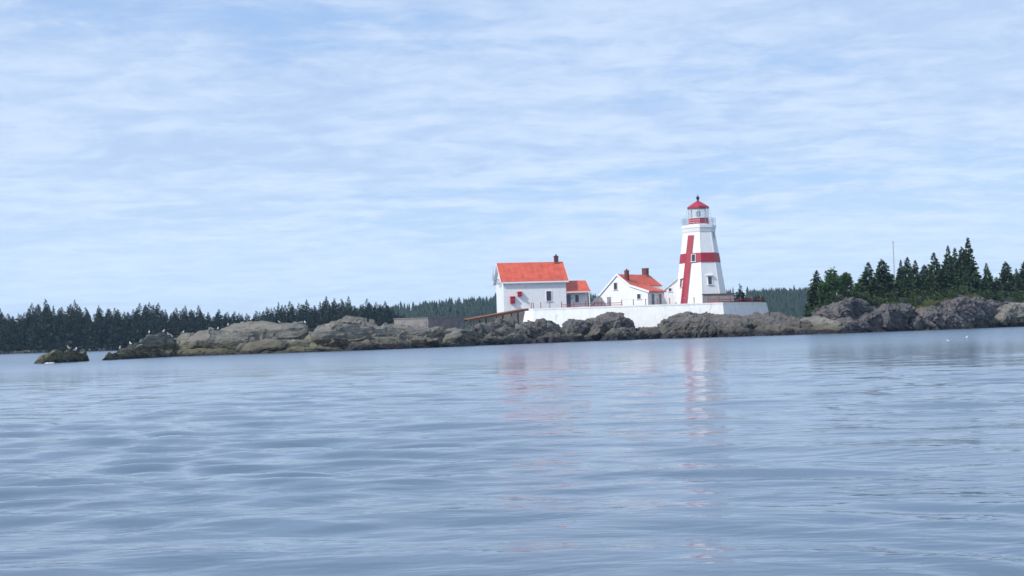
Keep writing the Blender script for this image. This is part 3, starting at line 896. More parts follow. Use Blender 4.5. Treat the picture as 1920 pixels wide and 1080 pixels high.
# far-off wood on the hazy hill reads as one mass
g = random.Random(31)
V, Fc = [], []
ring = 5
for k in range(6500):
    px = g.uniform(560, 2300) if k % 3 else g.choice((g.uniform(690, 960), g.uniform(1400, 1560), g.uniform(1400, 1560)))
    fy = 0.01 + 0.54 * g.random() ** 1.3
    D = HILL_D + HILL_DEPTH * fy
    x = (px - 960) / FPX * D
    zg = z_hill(x, D)
    h = g.uniform(4.8, 7.2) * (1.2 if g.random() < 0.06 else 1)
    r_ = h * g.uniform(0.2, 0.32)
    b0 = len(V)
    tiers = 3
    for q in range(tiers):
        z0 = zg + h * (0.02 + 0.30 * q)
        rq = r_ * (1 - 0.27 * q)
        for i in range(ring):
            a = 2 * math.pi * i / ring + g.uniform(-0.4, 0.4)
            V.append((x + math.cos(a) * rq * g.uniform(0.6, 1.2), D + math.sin(a) * rq * g.uniform(0.6, 1.2), z0 + g.uniform(-0.3, 0.3)))
        V.append((x + g.uniform(-0.2, 0.2), D, zg + h * (0.52 + 0.24 * q)))
        bb = b0 + q * (ring + 1)
        for i in range(ring):
            Fc.append((bb + i, bb + (i + 1) % ring, bb + ring))
tag(mesh_obj('forest', V, Fc, M_SPRUCE_FAR), 'hazy blue-green forest covering the far hill', 'forest', kind='stuff')

# pale stones along the far beach
mb = MB()
for k in range(220):
    px = rng.uniform(-60, 330)
    D = LEFT_D - rng.uniform(0.0, 1.5)
    x = (px - 960) / FPX * D
    r_ = rng.uniform(0.2, 0.75)
    vs = []
    for i in range(6):
        a = i * math.pi / 3
        vs.append((x + math.cos(a) * r_ * rng.uniform(0.7, 1.5), D + math.sin(a) * r_, -0.2))
    for i in range(6):
        a = i * math.pi / 3
        vs.append((x + math.cos(a) * r_ * rng.uniform(0.4, 0.8), D + math.sin(a) * r_ * 0.5, r_ * rng.uniform(0.5, 1.3)))
    mb.add(vs, [(i, (i + 1) % 6, 6 + (i + 1) % 6, 6 + i) for i in range(6)] + [tuple(range(6, 12))])
tag(mb.build('pebbles', M_ROCK_PALE), 'grey stones along the beach below the far wood', 'stones', kind='stuff')

# headland trees
bvh_hill = BVHTree.FromPolygons([tuple(v.co) for v in hill.data.vertices], [tuple(p.vertices) for p in hill.data.polygons])
_v, _p = [], []
for o in ROCKS:
    b0 = len(_v)
    _v += [tuple(v.co) for v in o.data.vertices]
    _p += [tuple(b0 + i for i in p.vertices) for p in o.data.polygons]
bvh_rock = BVHTree.FromPolygons(_v, _p)


def ground_z(x, y, both=True):
    z = -1
    for bv in ((bvh_hill, bvh_rock) if both else (bvh_rock,)):
        hit = bv.ray_cast(Vector((x, y, 40)), Vector((0, 0, -1)))
        if hit[0] is not None:
            z = max(z, hit[0].z)
    return z


NEAR = [spruce_mesh('crown', 10, 2.6, 32, 18, 200 + k, sprays=4, power=(0.8, 0.95, 0.7, 1.0)[k], mat=M_SPRUCE, bare=0.03) for k in range(4)]
head_trees = [  # px, top py, depth behind the waterline, half width in px, label
    (1531, 508, 14, 15, 'dark spruce at the seaward end of the headland, beside the bright green trees'),
    (1628, 493, 16, 19, 'broad spruce just right of the bright green trees, furthest left of two wide ones'),
    (1653, 487, 17, 17, 'wide spruce between the broad spruce and the thin mast'),
    (1689, 488, 24, 11, 'slim spruce just right of the thin mast'),
    (1701, 483, 26, 13, 'second spruce right of the thin mast, a little taller than the slim one'),
    (1716, 489, 25, 13, 'third spruce right of the thin mast, rounded top'),
    (1733, 497, 22, 14, 'low spruce in the dip of the headland wood left of the ragged one'),
    (1751, 475, 22, 19, 'ragged spruce with uneven top left of the headland peak'),
    (1777, 462, 26, 12, 'narrow tall spruce at the left of the tallest headland group'),
    (1790, 466, 27, 13, 'spruce in the middle of the tallest headland group'),
    (1803, 464, 24, 14, 'spruce touching the left side of the tallest headland tree'),
    (1815, 447, 22, 19, 'tallest pointed spruce on the headland'),
    (1832, 512, 28, 12, 'low spruce just right of the tallest headland tree'),
    (1849, 494, 30, 11, 'lone slim spruce in the gap right of the tallest headland tree'),
    (1885, 491, 30, 13, 'pointed spruce between the lone slim one and the picture edge'),
    (1905, 504, 32, 10, 'small spruce beside the last tree at the picture edge'),
    (1921, 490, 30, 14, 'spruce cut by the right edge of the picture'),
    (1868, 520, 26, 14, 'short bushy spruce in the low wood at the right of the headland'),
    (1640, 522, 13, 16, 'short dark spruce in front of the two wide spruces'),
    (1672, 516, 18, 15, 'short spruce at the foot of the thin mast'),
    (1765, 505, 16, 16, 'short spruce on the slope below the ragged one'),
    (1790, 508, 15, 15, 'short spruce in front of the tallest headland group'),
    (1905, 522, 24, 16, 'short bushy spruce low at the right edge of the headland'),
    (1838, 535, 17, 15, 'squat spruce on the cliff edge below the lone slim one'),
    (1862, 532, 18, 15, 'squat dark spruce on the cliff edge right of the tallest headland tree'),
    (1887, 530, 18, 16, 'squat spruce above the pale cliff at the right of the headland'),
    (1915, 533, 18, 16, 'squat spruce on the cliff edge by the right picture edge'),
    (1722, 522, 17, 16, 'short spruce below the rounded one right of the mast'),
    (1700, 520, 16, 14, 'short spruce in front of the slim pair right of the mast'),
    (1948, 500, 28, 14, 'spruce beyond the right edge of the picture'),
]
for k, (px, py, dy, hw, lab) in enumerate(head_trees):
    D = dw(px) + dy
    top = at(px, py, D)
    zg = max(2.0, ground_z(top.x, D)) - 0.25
    h = top.z - zg
    w = hw * 1.45 / FPX * D / 2.6
    place_tree('spruce_tree', NEAR[k % 4], (top.x, D, zg), (w, w, h / 10), rng.uniform(0, 6.28), lab, 'spruces on the headland')

# low thicket of spruce packed between the named ones
for k in range(44):
    px = 1618 + k * 7.6 + rng.uniform(-4, 4)
    D = dw(px) + rng.uniform(13, 26)
    ytop = float(np.interp(px, [1600, 1650, 1690, 1750, 1800, 1830, 1850, 1930, 1980], [545, 525, 520, 508, 495, 525, 530, 526, 520])) + rng.uniform(-7, 9)
    top = at(px, ytop, D)
    zg = max(2.0, ground_z(top.x, D)) - 0.25
    h = top.z - zg
    if h < 0.8:
        continue
    w = rng.uniform(0.42, 0.62)
    place_tree('spruce_tree', NEAR[k % 4], (top.x, D, zg), (w, w, h / 10), rng.uniform(0, 6.28), 'low dark spruce packed in the thicket under the taller headland spruces', 'low spruces of the headland thicket')

# thin trees on the lighthouse islet
sp = spruce_mesh('crown', 10, 3.6, 13, 7, 321, sprays=4, power=0.9, mat=M_SPRUCE, bare=0.12, sparse=0.1)
c = at(1386, 531, 216)
place_tree('spruce_tree', sp, (c.x, 216, GZ - 0.1), (0.46, 0.46, (c.z - GZ) / 10), 0.4, 'small ragged spruce growing behind the sea wall right of the lighthouse')


def leafy_mesh(name, seed, n, rad, zc, mat, size=0.22, clumps=14):
    g = random.Random(seed)
    V, Fc = [], []
    cl = []
    for k in range(clumps):
        while True:
            p = Vector((g.uniform(-1, 1), g.uniform(-1, 1), g.uniform(-1, 1)))
            if 0.25 < p.length < 0.85:
                break
        cl.append((Vector((p.x * rad[0], p.y * rad[1], zc + p.z * rad[2])), g.uniform(0.28, 0.45)))
    for k in range(n):
        c, s = cl[k % clumps]
        d = Vector((g.gauss(0, 1), g.gauss(0, 1), g.gauss(0, 1))).normalized()
        p = c + Vector((d.x * rad[0], d.y * rad[1], d.z * rad[2])) * s * g.uniform(0.5, 1.1)
        quad_leaf(V, Fc, p, (d + Vector((g.uniform(-1, 1), g.uniform(-1, 1), g.uniform(-1, 0.6)))).normalized(), Vector((g.uniform(-1, 1), g.uniform(-1, 1), 0.5)), size * g.uniform(0.7, 1.5), size * 0.42)
    me = bpy.data.meshes.new(name)
    me.from_pydata([tuple(v) for v in V], [], Fc)
    me.materials.append(mat)
    return me, cl


def broad_tree(px, py_top, dy, hw, seed, label):
    D = dw(px) + dy
    top = at(px, py_top, D)
    zg = max(2.0, ground_z(top.x, D)) - 0.2
    h = top.z - zg
    w = hw / FPX * D
    root = empty('broadleaf_tree', (top.x, D, zg))
    me, cl = leafy_mesh('crown', seed, 2600, (w, w, h * 0.46), h * 0.55, M_BROAD, 0.24, 18)
    link(bpy.data.objects.new('crown', me), root)
    mb = MB().tube((0, 0, -0.4), (0.05, 0, h * 0.5), 0.12, 7, 0.07)
    for c, s in cl[:8]:
        mb.tube((0.03, 0, h * 0.3), c, 0.05, 5, 0.02)
    mb.build('trunk', M_BARK, root)
    tag(root, label, 'tree', 'bright green trees on the headland')


broad_tree(1560, 505, 14, 16, 401, 'bright green tree next to the dark spruce at the seaward end of the headland')
broad_tree(1583, 512, 15, 17, 402, 'lower bright green tree sloping towards the two wide spruces')
broad_tree(1548, 532, 12, 15, 403, 'low leafy green tree in front of the two bright green ones')
broad_tree(1605, 532, 16, 12, 404, 'small leafy tree filling the dip left of the broad spruce')

# undergrowth and grass on the headland: nobody could count it
V, Fc = [], []
g = random.Random(77)
for k in range(330):
    px = g.uniform(1530, 2010)
    D = dw(px) + g.uniform(9, 30)
    x = (px - 960) / FPX * D
    zg = ground_z(x, D)
    if zg < 2.5:
        continue
    rr = g.uniform(0.6, 1.4)
    for q in range(110):
        d = Vector((g.gauss(0, 1), g.gauss(0, 1), abs(g.gauss(0, 0.9)))).normalized()
        p = Vector((x, D, zg - 0.1)) + d * rr * g.uniform(0.6, 1.1)
        quad_leaf(V, Fc, p, (d + Vector((g.uniform(-1, 1), g.uniform(-1, 1), g.uniform(-0.6, 0.6)))).normalized(), Vector((g.uniform(-1, 1), g.uniform(-1, 1), 0.5)), 0.32, 0.11)
tag(mesh_obj('undergrowth', V, Fc, M_SHRUB), 'dark green undergrowth below the headland trees', 'undergrowth', kind='stuff')
V, Fc = [], []
for (px0, px1, dy0, dy1, n) in [(1660, 1682, 5, 10, 1300), (1706, 1762, 5, 10, 2600), (1810, 1838, 6, 12, 1800), (1745, 1790, 8, 11, 900)]:
    for k in range(n):
        u = g.random()
        px = px0 + (px1 - px0) * u
        D = dw(px) + g.uniform(dy0, dy1)
        x = (px - 960) / FPX * D
        zg = ground_z(x, D)
        if zg < 2.2:
            continue
        d = Vector((g.uniform(-0.5, 0.5), g.uniform(-0.5, 0.5), 1)).normalized()
        quad_leaf(V, Fc, Vector((x, D, zg - 0.05)), d, Vector((g.uniform(-1, 1), g.uniform(-1, 1), 0)), g.uniform(0.18, 0.42), 0.05)
tag(mesh_obj('grass', V, Fc, M_GRASS), 'yellow-green grass tufts on top of the headland cliffs', 'grass', kind='stuff')

# mast on the headland
D = dw(1678) + 27
bt = at(1678, 545, D)
tp = at(1678, 449, D)
root = empty('radio_mast', (bt.x, D, max(3.0, ground_z(bt.x, D)) - 0.2))
hm = tp.z - root.location.z
MB().tube((0, 0, 0), (0, 0, hm * 0.96), 0.07, 7, 0.05).build('pole', M_GREYWOOD, root)
MB().tube((0, 0, hm * 0.95), (0, 0, hm), 0.02, 5).build('aerial', M_METAL, root)
MB().box((0, 0, hm * 0.95), (0.5, 0.06, 0.06)).build('crossarm', M_METAL, root)
tag(root, 'thin grey mast rising out of the trees on the headland', 'mast')

# ------------------------------------------------------------------ sea wall
def wall_sections():
    top = 4.7
    plan = [(972, 209), (983, 200.5), (988, 198.6), (1000, 197.8), (1032, 197.4), (1130, 195.8), (1240, 194.4), (1355, 193.2), (1433, 201.5), (1437, 214)]
    pts_ = [Vector((at(px, 572, d).x, d, 0)) for px, d in plan]
    root = empty('sea_wall', (pts_[5].x, pts_[5].y, 0))
    L = len(pts_)
    ns = []
    for i in range(L):
        a = pts_[max(0, i - 1)]
        b = pts_[min(L - 1, i + 1)]
        d = (b - a).normalized()
        ns.append(Vector((d.y, -d.x, 0)))
    prof = [(0.42, 0.6), (0.42, 1.0), (0.06, top - 0.22), (0.10, top - 0.2), (0.10, top), (-0.40, top), (-0.40, 0.6)]
    groups = [(0, 4), (4, 5), (5, 6), (6, 7), (7, 8), (8, 9)]
    for a, b in groups:
        V, Fc = [], []
        n = len(prof)
        for i in range(a, b + 1):
            for o_, z in prof:
                V.append(pts_[i] + ns[i] * (o_ + (0.5 * max(0, (top - z) / top) if i in (0, 1, 9, 8) else 0.0)) + Vector((0, 0, z)) - root.location)
        for r_ in range(b - a):
            for i in range(n):
                j = (i + 1) % n
                Fc.append((r_ * n + i, (r_ + 1) * n + i, (r_ + 1) * n + j, r_ * n + j))
        Fc.append(tuple(range(n)))
        Fc.append(tuple((b - a) * n + i for i in range(n))[::-1])
        mesh_obj('wall_panel', V, Fc, M_WALL, root)
    tag(root, 'long white concrete sea wall standing on the rocks below the houses and lighthouse', 'wall')
    return pts_, ns, top


W_PTS, W_N, W_TOP = wall_sections()


def on_wall(px):
    """point on the wall's plan for a picture column"""
    for a, b in zip(W_PTS[2:-1], W_PTS[3:-1]):
        pa, pb = 960 + a.x / a.y * FPX, 960 + b.x / b.y * FPX
        if pa - 1 <= px <= pb + 1:
            u = (px - pa) / (pb - pa)
            return a.lerp(b, u)
    return W_PTS[3].copy()


root = empty('wall_railing', on_wall(1100) + Vector((0, 0, W_TOP)))
post_mesh = None
rail_px = [990, 999, 1017, 1034, 1056, 1079, 1101, 1124, 1147, 1169, 1191, 1214, 1236, 1259, 1282, 1305, 1331, 1352, 1372, 1391, 1411, 1430]
rp = []
for px in rail_px:
    p = on_wall(px - 4) - root.location
    p = Vector((p.x, p.y + 0.1, 0))
    rp.append(p)
    o = MB().tube(p, p + Vector((0, 0, 0.85)), 0.055, 6).build('post', M_REDRAIL, root)
for i in range(len(rp) - 1):
    if rail_px[i] >= 1056 and rail_px[i + 1] <= 1170:
        for z in (0.14, 0.42):
            MB().tube(rp[i] + Vector((0, 0, z)), rp[i + 1] + Vector((0, 0, z)), 0.045, 5).build('rail', M_REDRAIL, root)
    elif rail_px[i] >= 1320:
        MB().tube(rp[i] + Vector((0, 0, 0.42)), rp[i + 1] + Vector((0, 0, 0.42)), 0.045, 5).build('rail', M_REDRAIL, root)
        mid = (rp[i] + rp[i + 1]) / 2
        d = rp[i + 1] - rp[i]
        MB().box((mid.x, mid.y, 0.08), (d.length, 0.14, 0.16), math.atan2(d.y, d.x)).build('kerb_board', M_REDRAIL, root)
    else:
        MB().tube(rp[i] + Vector((0, 0, 0.78)), rp[i + 1] + Vector((0, 0, 0.78)), 0.012, 5).build('cable', M_METAL, root)
tag(root, 'weathered red railing posts and rails along the top of the sea wall', 'railing')


# ------------------------------------------------------------------ windows and doors in a flat wall
def window(parent, x, z, w, h, y=0.0, pane=None, hood=False, name='window', muntin=False):
    """wall in the x-z plane facing -y"""
    f = MB()
    t_ = 0.07
    f.box((x - w / 2 - t_ / 2, y - 0.03, z), (t_, 0.09, h + 2 * t_))
    f.box((x + w / 2 + t_ / 2, y - 0.03, z), (t_, 0.09, h + 2 * t_))
    f.box((x, y - 0.03, z + h / 2 + t_ / 2), (w - 0.004, 0.085, t_))
    f.box((x, y - 0.05, z - h / 2 - t_ / 2), (w + 0.3, 0.15, t_))
    if muntin:
        f.box((x, y - 0.03, z), (w - 0.004, 0.04, 0.045))
    if hood:
        f.box((x, y - 0.12, z + h / 2 + 0.2), (w + 0.5, 0.36, 0.08), rx=R(18))
    o = f.build(name, M_TRIM, parent)
    MB().box((x, y + 0.0, z), (w, 0.035, h)).build('pane', pane or M_PANE, o)
    return o


# ------------------------------------------------------------------ fog signal building
A = at(945, 575, 204)
fog = empty('fog_signal_building', (A.x, 204, 4.2), R(9))
tag(fog, 'white building with long red roof and two red boxes on its wall', 'building')
WL, WD = 9.25, 7.2
ez = zat(945, 527, 204) - 4.2
rz_ = zat(934, 494, 207.6) - 4.2
MB().extrude_x([(0, 0), (WD, 0), (WD, ez), (WD / 2, rz_ - 0.12), (0, ez)], 0, WL).build('wall', M_WHITE, fog)


def gable_roof(parent, x0, x1, y0, y1, ze, zr, over, th, mat, name='roof'):
    ym = (y0 + y1) / 2
    sl = (zr - ze) / (ym - y0)
    mb = MB()
    a = (y0 - over, ze - over * sl)
    bb = (ym, zr)
    c_ = (y1 + over, ze - over * sl)
    mb.extrude_x([a, (a[0], a[1] + th), (bb[0], bb[1] + th * 1.15), (c_[0], c_[1] + th), c_, bb], x0, x1)
    return mb.build(name, mat, parent), sl


roof, sl = gable_roof(fog, -0.4, WL + 0.35, 0, WD, ez, rz_ - 0.1, 0.35, 0.14, M_RED_ROOF)
gable_roof(fog, -0.38, WL + 0.33, 0.002, WD - 0.002, ez - 0.075, rz_ - 0.175, 0.33, 0.06, M_TRIM, 'soffit')
# standing ribs of the sheet roof
rib = MB()
for k in range(1, 12):
    x = -0.4 + k * (WL + 0.75) / 12
    for s in (0, 1):
        ya, yb = (-0.35, WD / 2 - 0.05) if s == 0 else (WD + 0.35, WD / 2 + 0.05)
        za = ez - 0.35 * sl + 0.15
        zb = rz_ + 0.05
        rib.add([(x - .02, ya, za), (x + .02, ya, za), (x + .02, yb, zb), (x - .02, yb, zb), (x, ya, za + .035), (x, yb, zb + .035)], [(0, 4, 5, 3), (4, 1, 2, 5), (0, 1, 4), (3, 5, 2)])
rib.build('seams', M_RED_ROOF, roof)
# white fascia and barge boards
MB().box((WL / 2, -0.37, ez - 0.35 * sl - 0.02), (WL + 0.7, 0.05, 0.22)).build('fascia', M_TRIM, fog)
for x in (-0.42, WL + 0.37):
    for s in (0, 1):
        ya = -0.35 if s == 0 else WD + 0.35
        p0, p1 = Vector((x, ya, ez - 0.35 * sl)), Vector((x, WD / 2, rz_ - 0.1))
        V_ = [p0 + Vector((-.03, 0, -.13)), p0 + Vector((.03, 0, -.13)), p0 + Vector((.03, 0, .12)), p0 + Vector((-.03, 0, .12)),
              p1 + Vector((-.03, 0, -.13)), p1 + Vector((.03, 0, -.13)), p1 + Vector((.03, 0, .12)), p1 + Vector((-.03, 0, .12))]
        MB().add(V_, [(0, 1, 2, 3), (4, 7, 6, 5), (0, 4, 5, 1), (1, 5, 6, 2), (2, 6, 7, 3), (3, 7, 4, 0)]).build('barge_board', M_TRIM, fog)
pxm = lambda px: (px - 945) / FPX * 204 / math.cos(R(9))
zpx = lambda px, py: zat(px, py, 204) - 4.2
window(fog, pxm(1030), (zpx(1030, 545.5) + zpx(1030, 564)) / 2, 0.72, zpx(1030, 545.5) - zpx(1030, 564), 0, M_DARK, muntin=False, name='boarded_window')
for (px, y0, y1, w) in ((961, 556.5, 569, 0.64), (974.5, 547.5, 555.5, 0.58)):
    za, zb = zpx(px, y1), zpx(px, y0)
    bx_ = MB().box((pxm(px), -0.22, (za + zb) / 2), (w, 0.44, zb - za)).build('horn_box', M_RED, fog)
    MB().box((pxm(px), -0.25, zb + 0.04), (w + 0.1, 0.56, 0.06), rx=R(8)).build('lid', M_RED_ROOF, bx_)
    MB().tube((pxm(px), -0.44, (za + zb) / 2 - 0.05), (pxm(px), -0.62, (za + zb) / 2 - 0.05), 0.12, 10, 0.2).build('horn', M_RED, bx_)


def chimney(parent, x, y, z0, z1, w, d, cap=True, name='chimney'):
    o = MB().box((x, y, (z0 + z1) / 2), (w, d, z1 - z0)).build(name, M_BRICK, parent)
    MB().box((x, y, z1 + 0.05), (w + 0.1, d + 0.1, 0.1)).build('cap', M_BRICK, o)
    if cap:
        MB().tube((x, y, z1 + 0.1), (x, y, z1 + 0.35), w * 0.3, 8, w * 0.2).build('flue', M_BRICK, o)
    MB().box((x, y, z0 + 0.62), (w + 0.16, d + 0.16, 0.05)).build('flashing', M_METAL, o)
    return o


cz = zat(1046, 480, 207) - 4.2
chimney(fog, pxm(1050) + 0.35, WD / 2 - 0.1, rz_ - 0.7, cz, 0.58, 0.58)
# lower porch at the right end
PX0, PX1 = WL, WL + 3.55
pe = zat(1085, 547, 205) - 4.2
pr = zat(1085, 526, 208.5) - 4.2
MB().extrude_x([(0.95, 0), (6.2, 0), (6.2, pe), (3.4, pr - 0.15), (0.95, pe + 0.3)], PX0 + 0.01, PX1 - 0.2).build('porch_wall', M_WHITE, fog)
prf, _ = gable_roof(fog, PX0 + 0.02, PX1 + 0.1, 0.1, 6.7, pe, pr - 0.1, 0.05, 0.12, M_RED_ROOF, 'porch_roof')
MB().box(((PX0 + PX1) / 2 + 0.05, 0.03, pe - 0.02), (PX1 - PX0 - 0.05, 0.05, 0.16)).build('fascia', M_TRIM, prf)
for x in (PX1 - 0.08,):
    MB().box((x, 0.2, pe / 2), (0.13, 0.13, pe)).build('post', M_TRIM, fog)
window(fog, PX0 + 1.75, pe - 0.95, 0.55, 1.05, 0.95, M_PANE)
dr = MB().box((PX0 + 0.45, 0.93, pe / 2 - 0.1), (0.75, 0.05, pe - 0.5)).build('door', M_GREYDOOR, fog)
MB().tube((PX0 + 0.72, 0.88, pe / 2 - 0.2), (PX0 + 0.72, 0.84, pe / 2 - 0.2), 0.04, 6).build('handle', M_BLACK, dr)
MB().box((PX0 + 1.05, 0.92, pe - 0.85), (0.4, 0.06, 0.32)).build('notice_board', M_METAL, fog)

# aerials on the left gable
ant = empty('aerial_rack', fog.matrix_basis @ Vector((-0.02, WD / 2 - 1.0, ez + 0.3)), R(9))
fr_ = MB()
for y in (-0.8, 0.8):
    fr_.tube((0, y, 0), (-1.05, y, 0), 0.035, 6)
    fr_.tube((0, y, -0.9), (-1.0, y, -0.02), 0.03, 6)
fr_.tube((-1.05, -0.85, 0), (-1.05, 0.85, 0), 0.035, 6)
fr_.tube((-0.55, -0.85, 0.03), (-0.55, 0.85, 0.03), 0.03, 6)
fr_.tube((-1.05, -0.8, 0.55), (-1.05, 0.8, 0.55), 0.025, 6)
for y in (-0.8, 0, 0.8):
    fr_.tube((-1.05, y, 0), (-1.05, y, 0.6), 0.025, 6)
fr_.build('bracket', M_METAL, ant)
MB().tube((-1.08, -0.75, 0), (-1.12, -0.75, 2.1), 0.022, 6, 0.01).build('whip_aerial', M_METAL, ant)
MB().tube((-0.6, 0.5, 0), (-0.6, 0.5, 1.5), 0.022, 6, 0.01).build('whip_aerial', M_METAL, ant)
yg = MB().tube((-1.25, -0.2, 0.75), (-0.35, -0.2, 0.75), 0.02, 6)
for x in (-1.2, -0.95, -0.7, -0.45):
    yg.tube((x, -0.2, 0.45), (x, -0.2, 1.05), 0.014, 5)
yg.tube((-0.8, -0.2, 0), (-0.8, -0.2, 0.78), 0.025, 6)
yg.build('comb_aerial', M_METAL, ant)
MB().box((-0.3, -0.35, -0.42), (0.42, 0.4, 0.55)).build('white_box', M_TRIM, ant)
tag(ant, 'grey metal rack of thin aerials fixed to the gable of the long-roofed building', 'antenna')

# ------------------------------------------------------------------ keeper's house
B = at(1159, 570, 209)
HZ = 4.4
house = empty('keeper_house', (B.x, 209, HZ), R(-39))
tag(house, 'white gabled house with red roof and two dark chimneys beside the lighthouse', 'house')
hz = lambda px, py, D=209: zat(px, py, D) - HZ
S = 1 / FPX * 209 / math.cos(R(35))
xl, xk, xe = -54 * S, 24 * S, 55 * S
zr, zk, ze = hz(1159, 514), hz(1183, 535, 208), hz(1214, 546, 206.5)
HL = 8.3
zl = 0.55
# main body: gable outline with the kicked slope on the seaward side
MB().extrude([(xl, 0), (xl, zl), (0, zr - 0.1), (xk, zk - 0.1), (xe, ze - 0.1), (xe, 0)], 0, 4.4).build('wall', M_WHITE, house)
MB().extrude([(xl, 0), (xl, zl), (0, zr - 0.1), (xk, zk - 0.1), (xk, 0)], 4.41, HL).build('wall', M_WHITE, house)


def slab(parent, name, mat, pts4, th):
    a, b_, c_, d_ = [Vector(p) for p in pts4]
    n = (b_ - a).cross(d_ - a).normalized()
    if n.z < 0:
        n = -n
    V_ = [a, b_, c_, d_] + [p + n * th for p in (a, b_, c_, d_)]
    return MB().add(V_, [(0, 3, 2, 1), (4, 5, 6, 7), (0, 1, 5, 4), (1, 2, 6, 5), (2, 3, 7, 6), (3, 0, 4, 7)]).build(name, mat, parent)


y0 = -0.12
slab(house, 'roof', M_RED_ROOF, [(0, y0, zr - 0.09), (0, HL + 0.2, zr - 0.09), (xk + 0.03, HL + 0.2, zk - 0.10), (xk + 0.03, y0, zk - 0.10)], 0.12)
slab(house, 'porch_roof', M_RED_ROOF, [(xk + 0.035, y0, zk - 0.09), (xk + 0.035, 4.6, zk - 0.09), (xe + 0.3, 4.6, ze - 0.15), (xe + 0.3, y0, ze - 0.15)], 0.12)
slab(house, 'roof', M_WHITE, [(-0.005, y0, zr - 0.09), (-0.005, HL + 0.2, zr - 0.09), (xl - 0.15, HL + 0.2, zl - 0.1), (xl - 0.15, y0, zl - 0.1)], 0.12)
for (pa, pb) in (((0, zr - 0.06), (xk, zk - 0.06)), ((xk, zk - 0.06), (xe + 0.3, ze - 0.12)), ((0, zr - 0.06), (xl - 0.1, zl - 0.06))):
    p0, p1 = Vector((pa[0], y0 - 0.03, pa[1])), Vector((pb[0], y0 - 0.03, pb[1]))
    V_ = []
    for p in (p0, p1):
        V_ += [p + Vector((0, -.025, -.14)), p + Vector((0, .025, -.14)), p + Vector((0, .025, .16)), p + Vector((0, -.025, .16))]
    MB().add(V_, [(0, 1, 2, 3), (4, 7, 6, 5), (0, 4, 5, 1), (1, 5, 6, 2), (2, 6, 7, 3), (3, 7, 4, 0)]).build('barge_board', M_TRIM, house)
chimney(house, 12 * S + 0.05, 0.75, zr - 1.7, hz(1172, 508.5), 0.5, 0.5)
chimney(house, 0.0, HL - 0.75, zr - 0.7, zat(1211, 504.5, 215.5) - HZ, 0.8, 0.7, cap=False)
MB().tube((0, 1.9, zr - 0.2), (0, 1.9, zr + 0.6), 0.04, 6).build('vent_pipe', M_METAL, house)
window(house, -3.5 * S, (hz(1156, 530) + hz(1156, 543)) / 2, 0.6, 1.05, 0.0)
window(house, 39 * S, (hz(1198, 551, 207) + hz(1198, 561, 207)) / 2, 0.62, 0.72, 0.0)
# side wall to the right: boarded door and window of the porch
side = [(1.25, 1.15, 0.75, 1.9), (3.2, 1.25, 0.65, 1.7)]
for (yy, zc, w, h) in side:
    f = MB()
    f.box((xe + 0.03, yy - w / 2 - 0.04, zc), (0.08, 0.08, h + 0.16)).box((xe + 0.03, yy + w / 2 + 0.04, zc), (0.08, 0.08, h + 0.16)).box((xe + 0.03, yy, zc + h / 2 + 0.04), (0.078, w - 0.004, 0.08))
    o = f.build('door_frame' if yy < 2 else 'window', M_TRIM, house)
    MB().box((xe + 0.01, yy, zc), (0.04, w, h)).build('panel' if yy < 2 else 'pane', M_GREYDOOR if yy < 2 else M_PANE, o)

# grey slatted frame and cabinet by the house
bpos = at(1121, 563, 203)
bench = empty('slatted_bench', (bpos.x, 203, GZ), R(-5))
bz = zat(1121, 559.5, 203) - GZ
for k in range(4):
    MB().box((0, 0.28 * (k == 0), bz - 0.02 - 0.17 * k), (1.25, 0.05, 0.11)).build('slat', M_GREYWOOD, bench)
MB().box((0, -0.25, bz - 0.5), (1.25, 0.45, 0.06)).build('seat', M_GREYWOOD, bench)
for x in (-0.55, 0.55):
    MB().box((x, 0.05, bz / 2), (0.08, 0.08, bz - 0.05)).build('leg', M_TIMBER, bench)
    MB().box((x, -0.4, (bz - 0.53) / 2), (0.08, 0.08, bz - 0.53)).build('leg', M_TIMBER, bench)
tag(bench, 'grey slatted bench behind the red railing left of the gabled house', 'bench')
cpos = at(1142, 563, 204)
cab = empty('equipment_cabinet', (cpos.x, 204, GZ), R(-8))
chh = zat(1142, 558, 204) - GZ
MB().box((0, 0, chh / 2), (0.55, 0.45, chh)).build('body', M_METAL, cab)
MB().box((0, 0, chh + 0.03), (0.65, 0.55, 0.06)).build('lid', M_GREYWOOD, cab)
MB().box((0, -0.24, chh / 2), (0.45, 0.03, chh * 0.8)).build('door', M_METAL, cab)
tag(cab, 'small grey cabinet in front of the gabled house wall', 'cabinet')

# ------------------------------------------------------------------ lighthouse
TD = 210.0
C = at(1315, 566, TD)
TZ = 4.4
view_rot = -math.atan2(C.x, TD)
tower = empty('lighthouse', (C.x, TD, TZ), view_rot)
tag(tower, 'white octagonal lighthouse with a red cross and red lantern roof', 'lighthouse')
tz = lambda py: zat(1312, py, TD) - TZ
MPX = TD / FPX / math.cos(view_rot)
A0 = R(3)
Z_TOP = tz(432)
R0, R1 = 48.9 * MPX, 28.6 * MPX


def rad(z):
    return R0 + (R1 - R0) * (z / Z_TOP)


OCT = [A0 + k * math.pi / 4 for k in range(8)]
MB().lathe([(rad(0), -0.4), (rad(0) - 0.0, 0.0), (rad(Z_TOP), Z_TOP)], 8, A0).build('tower', M_WHITE, tower)
# corner boards
for a in OCT:
    p0 = Vector((math.sin(a) * (rad(0) + .0), -math.cos(a) * (rad(0) + .0), 0))
    p1 = Vector((math.sin(a) * (rad(Z_TOP)), -math.cos(a) * (rad(Z_TOP)), Z_TOP))
    MB().tube(p0, p1, 0.05, 5, 0.04).build('corner_board', M_TRIM, tower)
